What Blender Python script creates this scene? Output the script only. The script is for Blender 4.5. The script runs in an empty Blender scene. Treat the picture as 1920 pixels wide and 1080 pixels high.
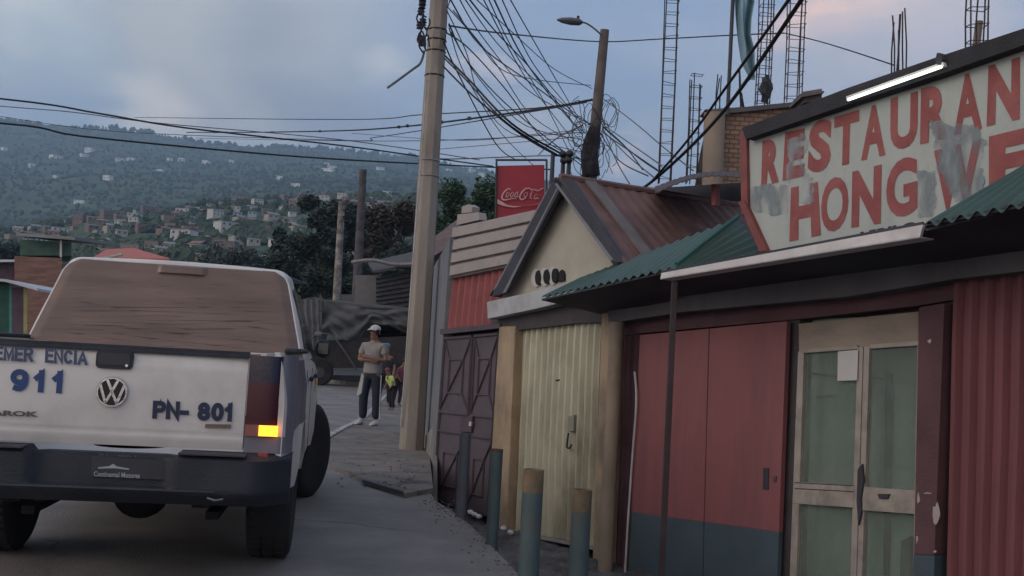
import bpy, math, random
from mathutils import Vector, Matrix, noise as mnoise
from mathutils.geometry import tessellate_polygon
random.seed(7)
V = Vector
rad = math.radians
sc = bpy.context.scene
C = sc.collection

# ------------------------------------------------------------------ camera
CAM = V((0, 0, 1.30)); FPX = 2000.0; PITCH = rad(4.0); ROLL = rad(3.2)
F = V((0, math.cos(PITCH), math.sin(PITCH)))
R0 = V((1, 0, 0)); U0 = V((0, -math.sin(PITCH), math.cos(PITCH)))
R = R0*math.cos(ROLL) + U0*math.sin(ROLL)
U = -R0*math.sin(ROLL) + U0*math.cos(ROLL)
cd = bpy.data.cameras.new('camera'); cam = bpy.data.objects.new('camera', cd); C.objects.link(cam)
cam.matrix_world = Matrix(((R.x, U.x, -F.x, CAM.x), (R.y, U.y, -F.y, CAM.y), (R.z, U.z, -F.z, CAM.z), (0, 0, 0, 1)))
cd.sensor_width = 36; cd.lens = FPX/1920*36; cd.clip_end = 9000; cd.clip_start = .05
sc.camera = cam
def ray(x, y): return F + R*((x-960)/FPX) + U*((540-y)/FPX)
def D(x, y, d): return CAM + ray(x, y)*d
def G(x, y, z=0.0):
    r = ray(x, y); return CAM + r*((z-CAM.z)/r.z)

# ------------------------------------------------------------------ world, sun, exposure
SUN_EL, SUN_AZ = rad(20), rad(250)      # behind the camera, to its left
w = bpy.data.worlds.new('World'); sc.world = w; w.use_nodes = True
nt = w.node_tree; N = nt.nodes; L = nt.links
for n in list(N): N.remove(n)
def nd(t, **k):
    n = N.new(t)
    for a, b in k.items(): setattr(n, a, b)
    return n
def lk(a, b): L.new(a, b)
def wmath(op, a, b=None, c=None, clamp=False):
    n = nd('ShaderNodeMath', operation=op, use_clamp=clamp)
    for i, v in enumerate((a, b, c)):
        if v is None: continue
        if isinstance(v, (int, float)): n.inputs[i].default_value = v
        else: lk(v, n.inputs[i])
    return n.outputs[0]
def wmix(f, a, b):
    n = nd('ShaderNodeMix', data_type='RGBA')
    for s, v in ((n.inputs[0], f), (n.inputs[6], a), (n.inputs[7], b)):
        if isinstance(v, (int, float)): s.default_value = v
        elif isinstance(v, tuple): s.default_value = (*v, 1)
        else: lk(v, s)
    return n.outputs[2]
sky = nd('ShaderNodeTexSky', sky_type='NISHITA', sun_disc=False, sun_elevation=SUN_EL, sun_rotation=SUN_AZ)
tc = nd('ShaderNodeTexCoord')
def sky_noise(scale, stretch, detail=6, rough=.55, off=(0, 0, 0)):
    mp = nd('ShaderNodeMapping'); mp.inputs['Scale'].default_value = stretch; mp.inputs['Location'].default_value = off
    mp.inputs['Rotation'].default_value = (0, rad(16), 0)
    lk(tc.outputs['Generated'], mp.inputs[0])
    n = nd('ShaderNodeTexNoise'); n.inputs['Scale'].default_value = scale; n.inputs['Detail'].default_value = detail
    n.inputs['Roughness'].default_value = rough; lk(mp.outputs[0], n.inputs[0])
    return n
def ramp(val, a, b):
    m = nd('ShaderNodeMapRange', interpolation_type='SMOOTHSTEP'); lk(val, m.inputs[0])
    m.inputs[1].default_value = a; m.inputs[2].default_value = b
    return m.outputs[0]
n1 = sky_noise(1.7, (1, 1, 2.6), off=(.35, .1, .2)); n2 = sky_noise(5.0, (1, 1, 2.4), 8, .6)
warp = nd('ShaderNodeVectorMath', operation='MULTIPLY_ADD'); lk(n2.outputs['Color'], warp.inputs[0])
warp.inputs[1].default_value = (.20, .20, .14); lk(tc.outputs['Generated'], warp.inputs[2])
def blob(px, py, radius, soft):
    """a cloud bank standing in one part of the sky, its edge broken by noise"""
    d = ray(px, py).normalized() + V((.10, .10, .07))
    s = nd('ShaderNodeVectorMath', operation='DISTANCE'); lk(warp.outputs[0], s.inputs[0]); s.inputs[1].default_value = d
    return ramp(s.outputs['Value'], radius+soft, max(0, radius-soft))
K = 10.0
def kc(r, g, b): return (r*K*1.0, g*K*.97, b*K*.875)
base = wmix(.80, sky.outputs[0], kc(.25, .335, .53))
cl = ramp(n1.outputs['Fac'], .40, .62)
col = wmix(wmath('MULTIPLY', cl, .75), base, kc(.33, .38, .51))
fine = ramp(n2.outputs['Fac'], .40, .66)
col = wmix(wmath('MULTIPLY', fine, .38), col, kc(.42, .46, .56))
for px_, py_, r_, s_, k_, c_ in [(430, 110, .10, .05, .85, (.40, .42, .48)), (350, 30, .05, .04, .6, (.42, .45, .50)), (60, 10, .05, .035, .8, (.62, .66, .68)), (235, 165, .018, .03, .9, (.56, .58, .63)),
        (270, 215, .02, .03, .85, (.62, .60, .62)), (600, 215, .05, .04, .75, (.23, .27, .40)), (520, 40, .03, .04, .7, (.25, .30, .40)), (740, 100, .012, .03, .8, (.52, .55, .63)), (660, 20, .04, .04, .6, (.38, .41, .50)),
        (90, 90, .04, .05, .6, (.24, .33, .50)), (1050, 60, .07, .05, .6, (.22, .31, .51)), (930, 120, .012, .02, .8, (.56, .52, .60)), (1000, 260, .03, .04, .6, (.46, .48, .58)),
        (1560, 12, .022, .035, .95, (.90, .62, .55)), (1650, 2, .02, .04, .8, (.80, .60, .58)), (1760, 20, .05, .06, .7, (.62, .54, .58)), (1800, 90, .04, .05, .6, (.45, .46, .58)),
        (1190, 318, .014, .022, 1.0, (.92, .70, .62)), (1195, 196, .004, .007, .9, (.85, .66, .68)), (1570, 165, .05, .05, .6, (.44, .45, .56)), (1330, 60, .05, .05, .5, (.27, .34, .53))]:
    col = wmix(wmath('MULTIPLY', blob(px_, py_, r_, s_), k_), col, kc(*c_))
# the whole sky behind the camera is brighter (the sun side)
sp = nd('ShaderNodeSeparateXYZ'); lk(tc.outputs['Generated'], sp.inputs[0])
back = ramp(wmath('ADD', sp.outputs[0], sp.outputs[1]), -.25, -1.1)
col = wmix(wmath('MULTIPLY', back, .85), col, kc(1.0, .86, .80))
bg = nd('ShaderNodeBackground'); lk(col, bg.inputs[0]); bg.inputs[1].default_value = .115
wo = nd('ShaderNodeOutputWorld'); lk(bg.outputs[0], wo.inputs[0])
sl = bpy.data.lights.new('sun', 'SUN'); sl.energy = .8; sl.angle = rad(30); sl.color = (1, .90, .80)
so = bpy.data.objects.new('sun', sl); C.objects.link(so)
sd = V((math.sin(SUN_AZ)*math.cos(SUN_EL), math.cos(SUN_AZ)*math.cos(SUN_EL), math.sin(SUN_EL)))
so.rotation_euler = sd.to_track_quat('Z', 'Y').to_euler()
sc.view_settings.view_transform = 'Standard'; sc.view_settings.look = 'None'
sc.view_settings.gamma = 1; sc.view_settings.exposure = .42
sc.cycles.max_bounces = 4; sc.cycles.volume_bounces = 0; sc.cycles.transparent_max_bounces = 12

# ------------------------------------------------------------------ materials
MC = {}
def M(name, c, c2=None, sc_=5, var=.18, rough=.8, bump=.15, bsc=60, metal=0, dirt=None, dsc=1.6, damt=.45,
      st=(1, 1, 1), spec=.4, emit=None, alpha=None, dth=(.5, .72)):
    if name in MC: return MC[name]
    m = bpy.data.materials.new(name); m.use_nodes = True; t = m.node_tree; b = t.nodes['Principled BSDF']
    lo = tuple(v*(1-var) for v in c); hi = c2 or tuple(min(1, v*(1+var)) for v in c)
    co = t.nodes.new('ShaderNodeTexCoord'); mp = t.nodes.new('ShaderNodeMapping'); mp.inputs['Scale'].default_value = st
    t.links.new(co.outputs['Object'], mp.inputs[0])
    n = t.nodes.new('ShaderNodeTexNoise'); n.inputs['Scale'].default_value = sc_; n.inputs['Detail'].default_value = 6
    t.links.new(mp.outputs[0], n.inputs[0])
    r = t.nodes.new('ShaderNodeValToRGB'); r.color_ramp.elements[0].position = .32; r.color_ramp.elements[1].position = .68
    r.color_ramp.elements[0].color = (*lo, 1); r.color_ramp.elements[1].color = (*hi, 1)
    t.links.new(n.outputs['Fac'], r.inputs[0]); out = r.outputs[0]
    if dirt:
        n3 = t.nodes.new('ShaderNodeTexNoise'); n3.inputs['Scale'].default_value = dsc; n3.inputs['Detail'].default_value = 9
        n3.inputs['Roughness'].default_value = .65; t.links.new(mp.outputs[0], n3.inputs[0])
        mr = t.nodes.new('ShaderNodeMapRange'); mr.inputs[1].default_value = dth[0]; mr.inputs[2].default_value = dth[1]
        mr.inputs[4].default_value = damt; t.links.new(n3.outputs['Fac'], mr.inputs[0])
        mx = t.nodes.new('ShaderNodeMix'); mx.data_type = 'RGBA'; t.links.new(mr.outputs[0], mx.inputs[0])
        t.links.new(out, mx.inputs[6]); mx.inputs[7].default_value = (*dirt, 1); out = mx.outputs[2]
    t.links.new(out, b.inputs['Base Color'])
    b.inputs['Roughness'].default_value = rough; b.inputs['Metallic'].default_value = metal
    b.inputs['Specular IOR Level'].default_value = spec
    if bump:
        n4 = t.nodes.new('ShaderNodeTexNoise'); n4.inputs['Scale'].default_value = bsc; n4.inputs['Detail'].default_value = 5
        t.links.new(mp.outputs[0], n4.inputs[0])
        bm = t.nodes.new('ShaderNodeBump'); bm.inputs['Strength'].default_value = bump; bm.inputs['Distance'].default_value = .02
        t.links.new(n4.outputs['Fac'], bm.inputs['Height']); t.links.new(bm.outputs[0], b.inputs['Normal'])
    if emit:
        b.inputs['Emission Color'].default_value = (*emit[0], 1); b.inputs['Emission Strength'].default_value = emit[1]
    if alpha is not None:
        b.inputs['Alpha'].default_value = alpha
    MC[name] = m
    return m

def add_cracks(m, scale, width, dark, warp=.35):
    """thin wandering cracks: darkens the base colour along warped cell edges"""
    t = m.node_tree; b = t.nodes['Principled BSDF']; src = b.inputs['Base Color'].links[0].from_socket
    co = t.nodes.new('ShaderNodeTexCoord'); n = t.nodes.new('ShaderNodeTexNoise'); n.inputs['Scale'].default_value = 1.1; n.inputs['Detail'].default_value = 6
    t.links.new(co.outputs['Object'], n.inputs[0])
    v = t.nodes.new('ShaderNodeVectorMath'); v.operation = 'MULTIPLY_ADD'; t.links.new(n.outputs['Color'], v.inputs[0]); v.inputs[1].default_value = (warp*3,)*3; t.links.new(co.outputs['Object'], v.inputs[2])
    w = t.nodes.new('ShaderNodeTexVoronoi'); w.feature = 'DISTANCE_TO_EDGE'; w.inputs['Scale'].default_value = scale; t.links.new(v.outputs[0], w.inputs['Vector'])
    r = t.nodes.new('ShaderNodeMapRange'); r.inputs[1].default_value = 0; r.inputs[2].default_value = width; r.inputs[3].default_value = dark; r.inputs[4].default_value = 0; t.links.new(w.outputs['Distance'], r.inputs[0])
    n2_ = t.nodes.new('ShaderNodeTexNoise'); n2_.inputs['Scale'].default_value = .5; t.links.new(co.outputs['Object'], n2_.inputs[0])
    g = t.nodes.new('ShaderNodeMapRange'); g.inputs[1].default_value = .45; g.inputs[2].default_value = .55; t.links.new(n2_.outputs['Fac'], g.inputs[0])
    mu = t.nodes.new('ShaderNodeMath'); mu.operation = 'MULTIPLY'; t.links.new(r.outputs[0], mu.inputs[0]); t.links.new(g.outputs[0], mu.inputs[1])
    x = t.nodes.new('ShaderNodeMix'); x.data_type = 'RGBA'; t.links.new(mu.outputs[0], x.inputs[0]); t.links.new(src, x.inputs[6]); x.inputs[7].default_value = (.03, .03, .032, 1)
    t.links.new(x.outputs[2], b.inputs['Base Color'])

# ------------------------------------------------------------------ mesh helpers
class MB:
    def __init__(s): s.v = []; s.f = []; s.smooth = False
    def add(s, vs, fs):
        o = len(s.v); s.v += [V(p) for p in vs]; s.f += [tuple(i+o for i in f) for f in fs]; return s
    def box(s, c, d, rot=None):
        c = V(c); hx, hy, hz = d[0]/2, d[1]/2, d[2]/2
        vs = [V((x, y, z)) for x in (-hx, hx) for y in (-hy, hy) for z in (-hz, hz)]
        if rot is not None: vs = [rot @ p for p in vs]
        return s.add([c+p for p in vs], [(0, 1, 3, 2), (4, 6, 7, 5), (0, 4, 5, 1), (2, 3, 7, 6), (0, 2, 6, 4), (1, 5, 7, 3)])
    def tube(s, pts, r, n=6, cap=True):
        pts = [V(p) for p in pts]; m = len(pts); rs = r if isinstance(r, (list, tuple)) else [r]*m
        t0 = (pts[1]-pts[0]).normalized(); a = t0.orthogonal().normalized(); rings = []
        for i, p in enumerate(pts):
            t = (pts[min(i+1, m-1)]-pts[max(i-1, 0)])
            if t.length < 1e-9: t = t0
            t = t.normalized(); a = (a - t*a.dot(t))
            if a.length < 1e-6: a = t.orthogonal()
            a.normalize(); b = t.cross(a)
            rings.append([p + (a*math.cos(k*2*math.pi/n) + b*math.sin(k*2*math.pi/n))*rs[i] for k in range(n)])
        return s.loft(rings, cap)
    def loft(s, rings, cap=True, closed=True):
        n = len(rings[0]); vs = [p for r in rings for p in r]; fs = []
        for i in range(len(rings)-1):
            for k in range(n if closed else n-1):
                fs.append((i*n+k, i*n+(k+1) % n, (i+1)*n+(k+1) % n, (i+1)*n+k))
        if cap and closed:
            fs.append(tuple(range(n-1, -1, -1))); fs.append(tuple((len(rings)-1)*n+k for k in range(n)))
        return s.add(vs, fs)
    def poly(s, pts, ext):
        """outline polygon with real thickness"""
        pts = [V(p) for p in pts]; n = len(pts); ext = V(ext)
        nrm = V((0, 0, 0))
        for i in range(n): nrm += pts[i].cross(pts[(i+1) % n])
        if nrm.dot(ext) > 0: pts.reverse()
        tris = tessellate_polygon([pts]); vs = pts + [p+ext for p in pts]
        fs = []
        for t in tris:
            a, b, c = t; q = (vs[b]-vs[a]).cross(vs[c]-vs[a])
            if q.dot(ext) > 0: a, b, c = c, b, a
            fs.append((a, b, c)); fs.append((c+n, b+n, a+n))
        for i in range(n): j = (i+1) % n; fs.append((j, i, i+n, j+n))
        return s.add(vs, fs)
    def grid(s, fn, nu, nv, flip=False):
        vs = [fn(i/nu, j/nv) for j in range(nv+1) for i in range(nu+1)]; fs = []
        for j in range(nv):
            for i in range(nu):
                a = j*(nu+1)+i; q = (a, a+1, a+nu+2, a+nu+1); fs.append(q[::-1] if flip else q)
        return s.add(vs, fs)
    def sheet(s, fn, nu, nv, th):
        """a sheet with thickness vector th"""
        th = V(th); s.grid(fn, nu, nv); s.grid(lambda u, v: fn(u, v)+th, nu, nv, True)
        for c in (0, 1):
            s.grid(lambda u, v: fn(u, c)+th*v, nu, 1, c == 1); s.grid(lambda u, v: fn(c, u)+th*v, nv, 1, c == 0)
        return s
    def lathe(s, prof, c=(0, 0, 0), n=24, axis='z'):
        c = V(c); rings = []
        for r, h in prof:
            rg = []
            for k in range(n):
                a = 2*math.pi*k/n; x, y = r*math.cos(a), r*math.sin(a)
                rg.append(c + (V((x, y, h)) if axis == 'z' else V((h, x, y)) if axis == 'x' else V((x, h, y))))
            rings.append(rg)
        return s.loft(rings, True)
    def blob(s, c, r, n=10, m=7, jit=0):
        c = V(c); rr = V(r) if not isinstance(r, (int, float)) else V((r, r, r)); rings = []
        for i in range(m+1):
            t = math.pi*(.02+.96*i/m); rings.append([c + V((rr.x*math.sin(t)*math.cos(a), rr.y*math.sin(t)*math.sin(a), rr.z*math.cos(t)))
                * (1 if not jit else 1) + (V((random.uniform(-jit, jit) for _ in range(3))) if jit else V((0, 0, 0))) for a in [2*math.pi*k/n for k in range(n)]])
        return s.loft(rings, True)
    def build(s, name, mat, parent=None, world=True, smooth=None, bevel=0):
        vs = s.v
        if parent is not None and world:
            inv = parent_mw(parent).inverted(); vs = [inv @ p for p in vs]
        o0 = V((0, 0, 0))
        if parent is None and len(vs):
            o0 = V((sum(p.x for p in vs)/len(vs), sum(p.y for p in vs)/len(vs), min(p.z for p in vs))); vs = [p-o0 for p in vs]
        me = bpy.data.meshes.new(name); me.from_pydata([tuple(p) for p in vs], [], s.f); me.validate()
        mats = mat if isinstance(mat, list) else [mat]
        for q in mats: me.materials.append(q)
        sm = s.smooth if smooth is None else smooth
        if sm:
            for p in me.polygons: p.use_smooth = True
            if sm != 'all':
                try: me.set_sharp_from_angle(angle=rad(40))
                except Exception: pass
        o = bpy.data.objects.new(name, me); C.objects.link(o); o.location = o0
        if parent is not None: o.parent = parent
        if bevel:
            bv = o.modifiers.new('bevel', 'BEVEL'); bv.width = bevel; bv.segments = 2; bv.limit_method = 'ANGLE'; bv.angle_limit = rad(40)
        return o
def parent_mw(o):
    m = Matrix.LocRotScale(o.location, o.rotation_euler, o.scale)
    return parent_mw(o.parent) @ m if o.parent else m
def tag(o, label=None, cat=None, group=None, kind=None):
    if label: o['label'] = label
    if cat: o['category'] = cat
    if group: o['group'] = group
    if kind: o['kind'] = kind
    return o
def thing(name, label, cat, loc=(0, 0, 0), rz=0, group=None):
    o = bpy.data.objects.new(name, None); C.objects.link(o); o.location = loc; o.rotation_euler = (0, 0, rz)
    o.empty_display_size = .2
    return tag(o, label, cat, group)
def copy_tree(o, parent=None):
    c = o.copy(); C.objects.link(c)
    if parent is not None: c.parent = parent
    for ch in list(o.children): copy_tree(ch, c)
    return c
def lerp(a, b, t): return a+(b-a)*t
def bil(q, u, v): return (q[0]*(1-u)+q[1]*u)*(1-v) + (q[3]*(1-u)+q[2]*u)*v     # q = TL TR BR BL, v down
def spline(pts, k=6):
    pts = [V(p) for p in pts]; out = []; m = len(pts)
    if m == 2: return [pts[0].lerp(pts[1], i/k) for i in range(k+1)]
    for i in range(m-1):
        p0, p1, p2, p3 = pts[max(i-1, 0)], pts[i], pts[i+1], pts[min(i+2, m-1)]
        for j in range(k):
            t = j/k; out.append(.5*((2*p1)+(p2-p0)*t+(2*p0-5*p1+4*p2-p3)*t*t+(3*p1-3*p2+p3-p0)*t**3))
    return out+[pts[-1]]
_tx = {}
def glyphs(text, bold=0.0, space=1.0):
    """flat lettering as (verts, faces), x and y in 0..1 over its own box"""
    key = (text, bold, space)
    if key in _tx: return _tx[key]
    cu = bpy.data.curves.new('lettering', 'FONT'); cu.body = text; cu.offset = bold; cu.space_character = space; cu.resolution_u = 4
    cu.dimensions = '2D'; cu.fill_mode = 'BOTH'
    ob = bpy.data.objects.new('lettering', cu); C.objects.link(ob); dg = bpy.context.evaluated_depsgraph_get(); dg.update()
    me = bpy.data.meshes.new_from_object(ob.evaluated_get(dg))
    vs = [v.co.copy() for v in me.vertices]; fs = [tuple(p.vertices) for p in me.polygons]
    bpy.data.objects.remove(ob); bpy.data.curves.remove(cu); bpy.data.meshes.remove(me)
    x0, x1 = min(v.x for v in vs), max(v.x for v in vs); y0, y1 = min(v.y for v in vs), max(v.y for v in vs)
    vs = [((v.x-x0)/(x1-x0), (v.y-y0)/(y1-y0)) for v in vs]
    _tx[key] = (vs, fs); return _tx[key]
def letter_on(mb, text, quad, bold=0.03, space=1.0):
    """letters laid on a real surface: quad = TL TR BR BL points of that surface"""
    vs, fs = glyphs(text, bold, space)
    return mb.add([bil(quad, x, 1-y) for x, y in vs], fs)
def _arc(cx, cy, rx, ry, a0, a1, n=16): return [(cx+rx*math.cos(rad(a0+(a1-a0)*k/n)), cy+ry*math.sin(rad(a0+(a1-a0)*k/n))) for k in range(n+1)]
BLOCK = {'E': (.62, [[(0, 0), (0, 1)], [(0, 1), (1, 1)], [(0, .52), (.88, .52)], [(0, 0), (1, 0)]]), 'M': (.82, [[(0, 0), (0, 1), (.5, .12), (1, 1), (1, 0)]]),
  'R': (.70, [[(0, 0), (0, 1)], [(0, 1), (.55, 1)] + _arc(.55, .75, .45, .25, 90, -90) + [(0, .5)], [(.5, .5), (1, 0)]]), 'N': (.70, [[(0, 0), (0, 1), (1, 0), (1, 1)]]),
  'C': (.72, [_arc(.5, .5, .5, .5, 45, 315)]), 'I': (.10, [[(.5, 0), (.5, 1)]]), 'A': (.78, [[(0, 0), (.5, 1), (1, 0)], [(.2, .32), (.8, .32)]]), 'P': (.66, [[(0, 0), (0, 1)], [(0, 1), (.55, 1)] + _arc(.55, .73, .45, .27, 90, -90) + [(0, .46)]]),
  '8': (.58, [_arc(.5, .75, .44, .25, 0, 360), _arc(.5, .26, .5, .26, 0, 360)]), '0': (.58, [_arc(.5, .5, .5, .5, 0, 360, 24)]), '1': (.34, [[(.0, .70), (.6, .93), (.6, 0)], [(.6, .9), (.6, 1)]]),
  '9': (.60, [_arc(.5, .68, .48, .32, 0, 360), _arc(.45, .50, .53, .50, 20, -110, 12)]), '-': (.34, [[(0, .36), (1, .36)]]), ' ': (.2, [])}
def block_on(mb, text, quad, wt, out, gap=.30):
    """sign-writer's block capitals as ribbons of even weight; out = surface normal"""
    xs = []; x = 0
    for c in text: xs.append(x); x += BLOCK[c][0] + gap
    tot = x-gap; W_ = ((quad[1]-quad[0]).length + (quad[2]-quad[3]).length)/2; H_ = (quad[0]-quad[3]).length; asp = W_/H_; kx = (asp-wt)/tot; ins = wt/2; lay = 0
    for c, x0 in zip(text, xs):
        for pl in BLOCK[c][1]:
            P = [((x0+px*BLOCK[c][0])*kx+ins, py*(1-wt)+ins) for px, py in pl]; n = len(P); Ls, Rs = [], []; closed = abs(P[0][0]-P[-1][0])+abs(P[0][1]-P[-1][1]) < 1e-6
            for i, p in enumerate(P):
                a = P[i-1] if i else (P[-2] if closed else None); b = P[i+1] if i < n-1 else (P[1] if closed else None)
                d1 = V((p[0]-a[0], p[1]-a[1])).normalized() if a else None; d2 = V((b[0]-p[0], b[1]-p[1])).normalized() if b else None
                d1 = d1 or d2; d2 = d2 or d1; n1 = V((-d1.y, d1.x)); n2 = V((-d2.y, d2.x)); m_ = n1+n2; m_ = m_.normalized() if m_.length > 1e-3 else n1
                k = wt/2/max(.42, m_.dot(n1)); e = V((0, 0))
                if not a: e = -d2*wt/2*(1 if abs(d2.y) < .3 else .999)
                if not b: e = d1*wt/2
                q = V(p)+e; Ls.append(q+m_*k); Rs.append(q-m_*k)
            f = [bil(quad, q.x/asp, 1-q.y) + out*(lay*.00012) for q in Ls+Rs]; lay += 1
            mb.add(f, [(i, i+1, n+i+1, n+i) for i in range(n-1)])
    return mb
class Plane:
    """a vertical wall plane standing at P and running along d"""
    def __init__(s, P, d):
        s.P = V(P); s.d = V((d[0], d[1], 0)).normalized(); s.n = V((-s.d.y, s.d.x, 0))
        if s.n.dot(CAM-s.P) < 0: s.n = -s.n
    def pt(s, x, y, off=0.0):
        r = ray(x, y); return CAM + r*(((s.P+s.n*off-CAM).dot(s.n))/r.dot(s.n))
    def at(s, u, off, z): p = s.P + s.d*u + s.n*off; p.z = z; return p
    def q(s, pts, off=0.0): return [s.pt(x, y, off) for x, y in pts]
def slab(plane, pts, off, th, mb=None):
    """a board on the wall: outline at distance off in front of the wall plane, th thick towards the wall"""
    mb = mb or MB(); return mb.poly(plane.q(pts, off), -plane.n*th)
def corr(plane, quad, n, amp, off=0.0, th=.004, along='v', mb=None, seg=8, bend=None):
    """corrugated sheet: ribs run down (along='v') or across (along='h')"""
    mb = mb or MB(); Q = quad if isinstance(quad[0], Vector) else plane.q(quad, off); nn = plane if isinstance(plane, Vector) else plane.n
    def fn(u, v):
        ph = (u if along == 'v' else v)*n*2*math.pi; p = bil(Q, u, v)
        return p + nn*(amp*max(-1, min(1, 1.7*math.sin(ph))) + .016*mnoise.noise(p*1.3) + .006*mnoise.noise(p*4.1)) + (bend(u, v) if bend else V((0, 0, 0)))
    nu, nv = (n*seg, 6) if along == 'v' else (10, n*seg)
    return mb.sheet(fn, nu, nv, -nn*th)

# ------------------------------------------------------------------ facade planes
FD = V((-math.sin(rad(30)), math.cos(rad(30)), 0))
P0 = G(1073, 1017, -.40)
FA = Plane(P0, FD)
fp = FA.pt

# ------------------------------------------------------------------ setting
asphalt = M('asphalt', (.205, .184, .175), sc_=1.3, var=.22, rough=.72, bump=.5, bsc=90, dirt=(.125, .115, .114), dsc=.9, damt=.8, dth=(.42, .66))
add_cracks(asphalt, .42, .012, .75)
earth = M('wet dark earth', (.035, .035, .038), sc_=3, var=.4, rough=.75, bump=1, bsc=18, dirt=(.09, .075, .06), dsc=1.2, damt=.6)
concrete = M('old concrete', (.16, .15, .145), sc_=2.2, var=.25, rough=.85, bump=.5, bsc=45, dirt=(.05, .047, .045), dsc=1.4, damt=.7)
kerbpaint = M('worn white kerb paint', (.42, .42, .42), sc_=8, var=.2, rough=.8, bump=.3, dirt=(.12, .11, .10), dsc=5, damt=.8, dth=(.45, .6))
Epx = [(1700, 2600), (1240, 1500), (1060, 1190), (975, 1080), (928, 1030), (882, 985), (842, 955), (815, 938)]
E = [G(x, y, 0) for x, y in Epx]
g = MB(); g.sheet(lambda u, v: V((-700+1400*u, -60+400*v, -.55)), 2, 2, (0, 0, -.5)); tag(g.build('ground', earth), kind='structure')
wallend = FA.pt(815, 935, 0)
gd = V((-.1275, 1, 0)).normalized()
far_e = [wallend + gd*t - V((.25, 0, 0)) for t in (0, 3, 7)]
for p in far_e: p.z = 0
edge = E + far_e + [V((1.6, 30, 0)), V((30, 44, 0)), V((90, 70, 0))]
rp = [V((-40, -8, 0)), V((3.6, -8, 0))] + edge + [V((90, 110, 0)), V((-120, 110, 0)), V((-120, -8, 0))]
g = MB(); g.poly(rp, (0, 0, -.18)); tag(g.build('road', asphalt), kind='structure')
# the low strip between the road's edge and the shop fronts
B = [FA.pt(x, y, -.15) for x, y in [(2300, 1340), (1500, 1150), (1300, 1095), (1160, 1050), (1073, 1019), (1000, 1000), (950, 985), (812, 936)]]
for p in B[:3]: p.z = B[3].z + .02
def apron(u, v):
    i = min(int(u*7), 6); t = u*7-i; a = E[i].lerp(E[i+1], t) - V((0, 0, .03)); b = B[i].lerp(B[i+1], t); p = a.lerp(b, v)
    s = min(1, v*3.2); p.z = lerp(a.z, b.z, s*s*(3-2*s))
    if 0 < v < 1: p.z += .05*mnoise.noise(p*3.1) + .035*mnoise.noise(p*9) + (.02 if mnoise.noise(p*1.7) > 0 else -.02)
    return p
g = MB(); g.grid(apron, 90, 40, True); g.smooth = 'all'
tag(g.build('gutter_strip', M('dark rubble ground', (.075, .075, .080), sc_=4, var=.5, rough=.6, bump=1, bsc=25, dirt=(.13, .12, .11), dsc=2, damt=.5)), kind='structure')
pavm = M('pavement concrete', (.17, .152, .14), sc_=2, var=.25, rough=.85, bump=.6, bsc=30, dirt=(.055, .052, .052), dsc=2.6, damt=.75)
add_cracks(pavm, .9, .02, .85)
# pavement at the bend with its ramp and white kerb
pv = [G(x, y, .045) for x, y in [(612, 815), (640, 800), (684, 778), (700, 760), (728, 735), (770, 735), (800, 800), (812, 915), (760, 925), (700, 905), (640, 880), (618, 868)]]
g = MB(); g.poly(pv, (0, 0, -.16)); tag(g.build('pavement', pavm), kind='structure')
def strip(name, px, z, wdt, h, mat):
    pts = spline([G(x, y, z) for x, y in px], 5); m = MB(); rings = []
    for i, p in enumerate(pts):
        t = (pts[min(i+1, len(pts)-1)]-pts[max(0, i-1)]).normalized(); s = V((t.y, -t.x, 0))*wdt/2
        rings.append([p-s+V((0, 0, -.2)), p-s, p+s, p+s+V((0, 0, -.2))])
    m.loft(rings); return m.build(name, mat)
tag(strip('kerb', [(606, 822), (640, 803), (684, 780), (706, 757), (732, 733)], .065, .10, .2, kerbpaint), kind='structure')
tag(strip('kerb', [(560, 706), (620, 712), (680, 717), (760, 716), (860, 712)], .15, .30, .2, M('cream kerb', (.26, .23, .20), sc_=2, var=.2, bump=.3, dirt=(.1, .09, .08))), kind='structure')
g = MB(); g.poly([G(x, y, .30) for x, y in [(560, 697), (620, 703), (760, 706), (860, 702), (900, 690), (560, 685)]], (0, 0, -.5))
tag(g.build('verge', M('verge earth', (.045, .04, .035), var=.4, bump=1, bsc=8)), kind='structure')
# metal edging strip of the ramp
m = MB(); m.poly([G(x, y, .055) for x, y in [(680, 896), (757, 919), (756, 922), (679, 899)]], (0, 0, -.03))
tag(m.build('metal_plate', M('dark steel', (.03, .03, .034), rough=.5, metal=.3)), 'flat dark metal edging strip lying along the ramp edge of the pavement', 'metal strip')
# grey streaks of cracked paving on the pavement
crack = M('crack tar', (.028, .028, .03), rough=.7, bump=.4)

# ------------------------------------------------------------------ pickup
def px_truck():
    c = D(210, 735, 5.6); return V((c.x, c.y, 0))
TP = px_truck(); TRZ = rad(8.6)
truck = thing('pickup_truck', 'white pickup truck with brown plastic over its rear window, 911 on the tailgate', 'pickup truck', TP, TRZ)
TM = parent_mw(truck); TI = TM.inverted()
def tpx(x, y, yl):
    """photo point on the truck's plane local-y = yl, in the truck's own coordinates"""
    o = TI @ CAM; r = TI.to_3x3() @ ray(x, y); return o + r*((yl-o.y)/r.y)
white = M('white car paint', (.60, .565, .54), sc_=1.5, var=.04, rough=.35, bump=.02, bsc=8, dirt=(.34, .31, .29), dsc=2.4, damt=.55, dth=(.48, .75))
blue = M('dark blue car paint', (.022, .035, .10), sc_=2, var=.2, rough=.28, bump=.02, bsc=8, dirt=(.12, .11, .12), dsc=2.4, damt=.5)
blk = M('black plastic', (.020, .023, .032), sc_=3, var=.25, rough=.6, bump=.3, bsc=120, dirt=(.05, .045, .045), dsc=3, damt=.4)
blk2 = M('underbody black', (.010, .011, .014), rough=.8, bump=.3)
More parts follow.
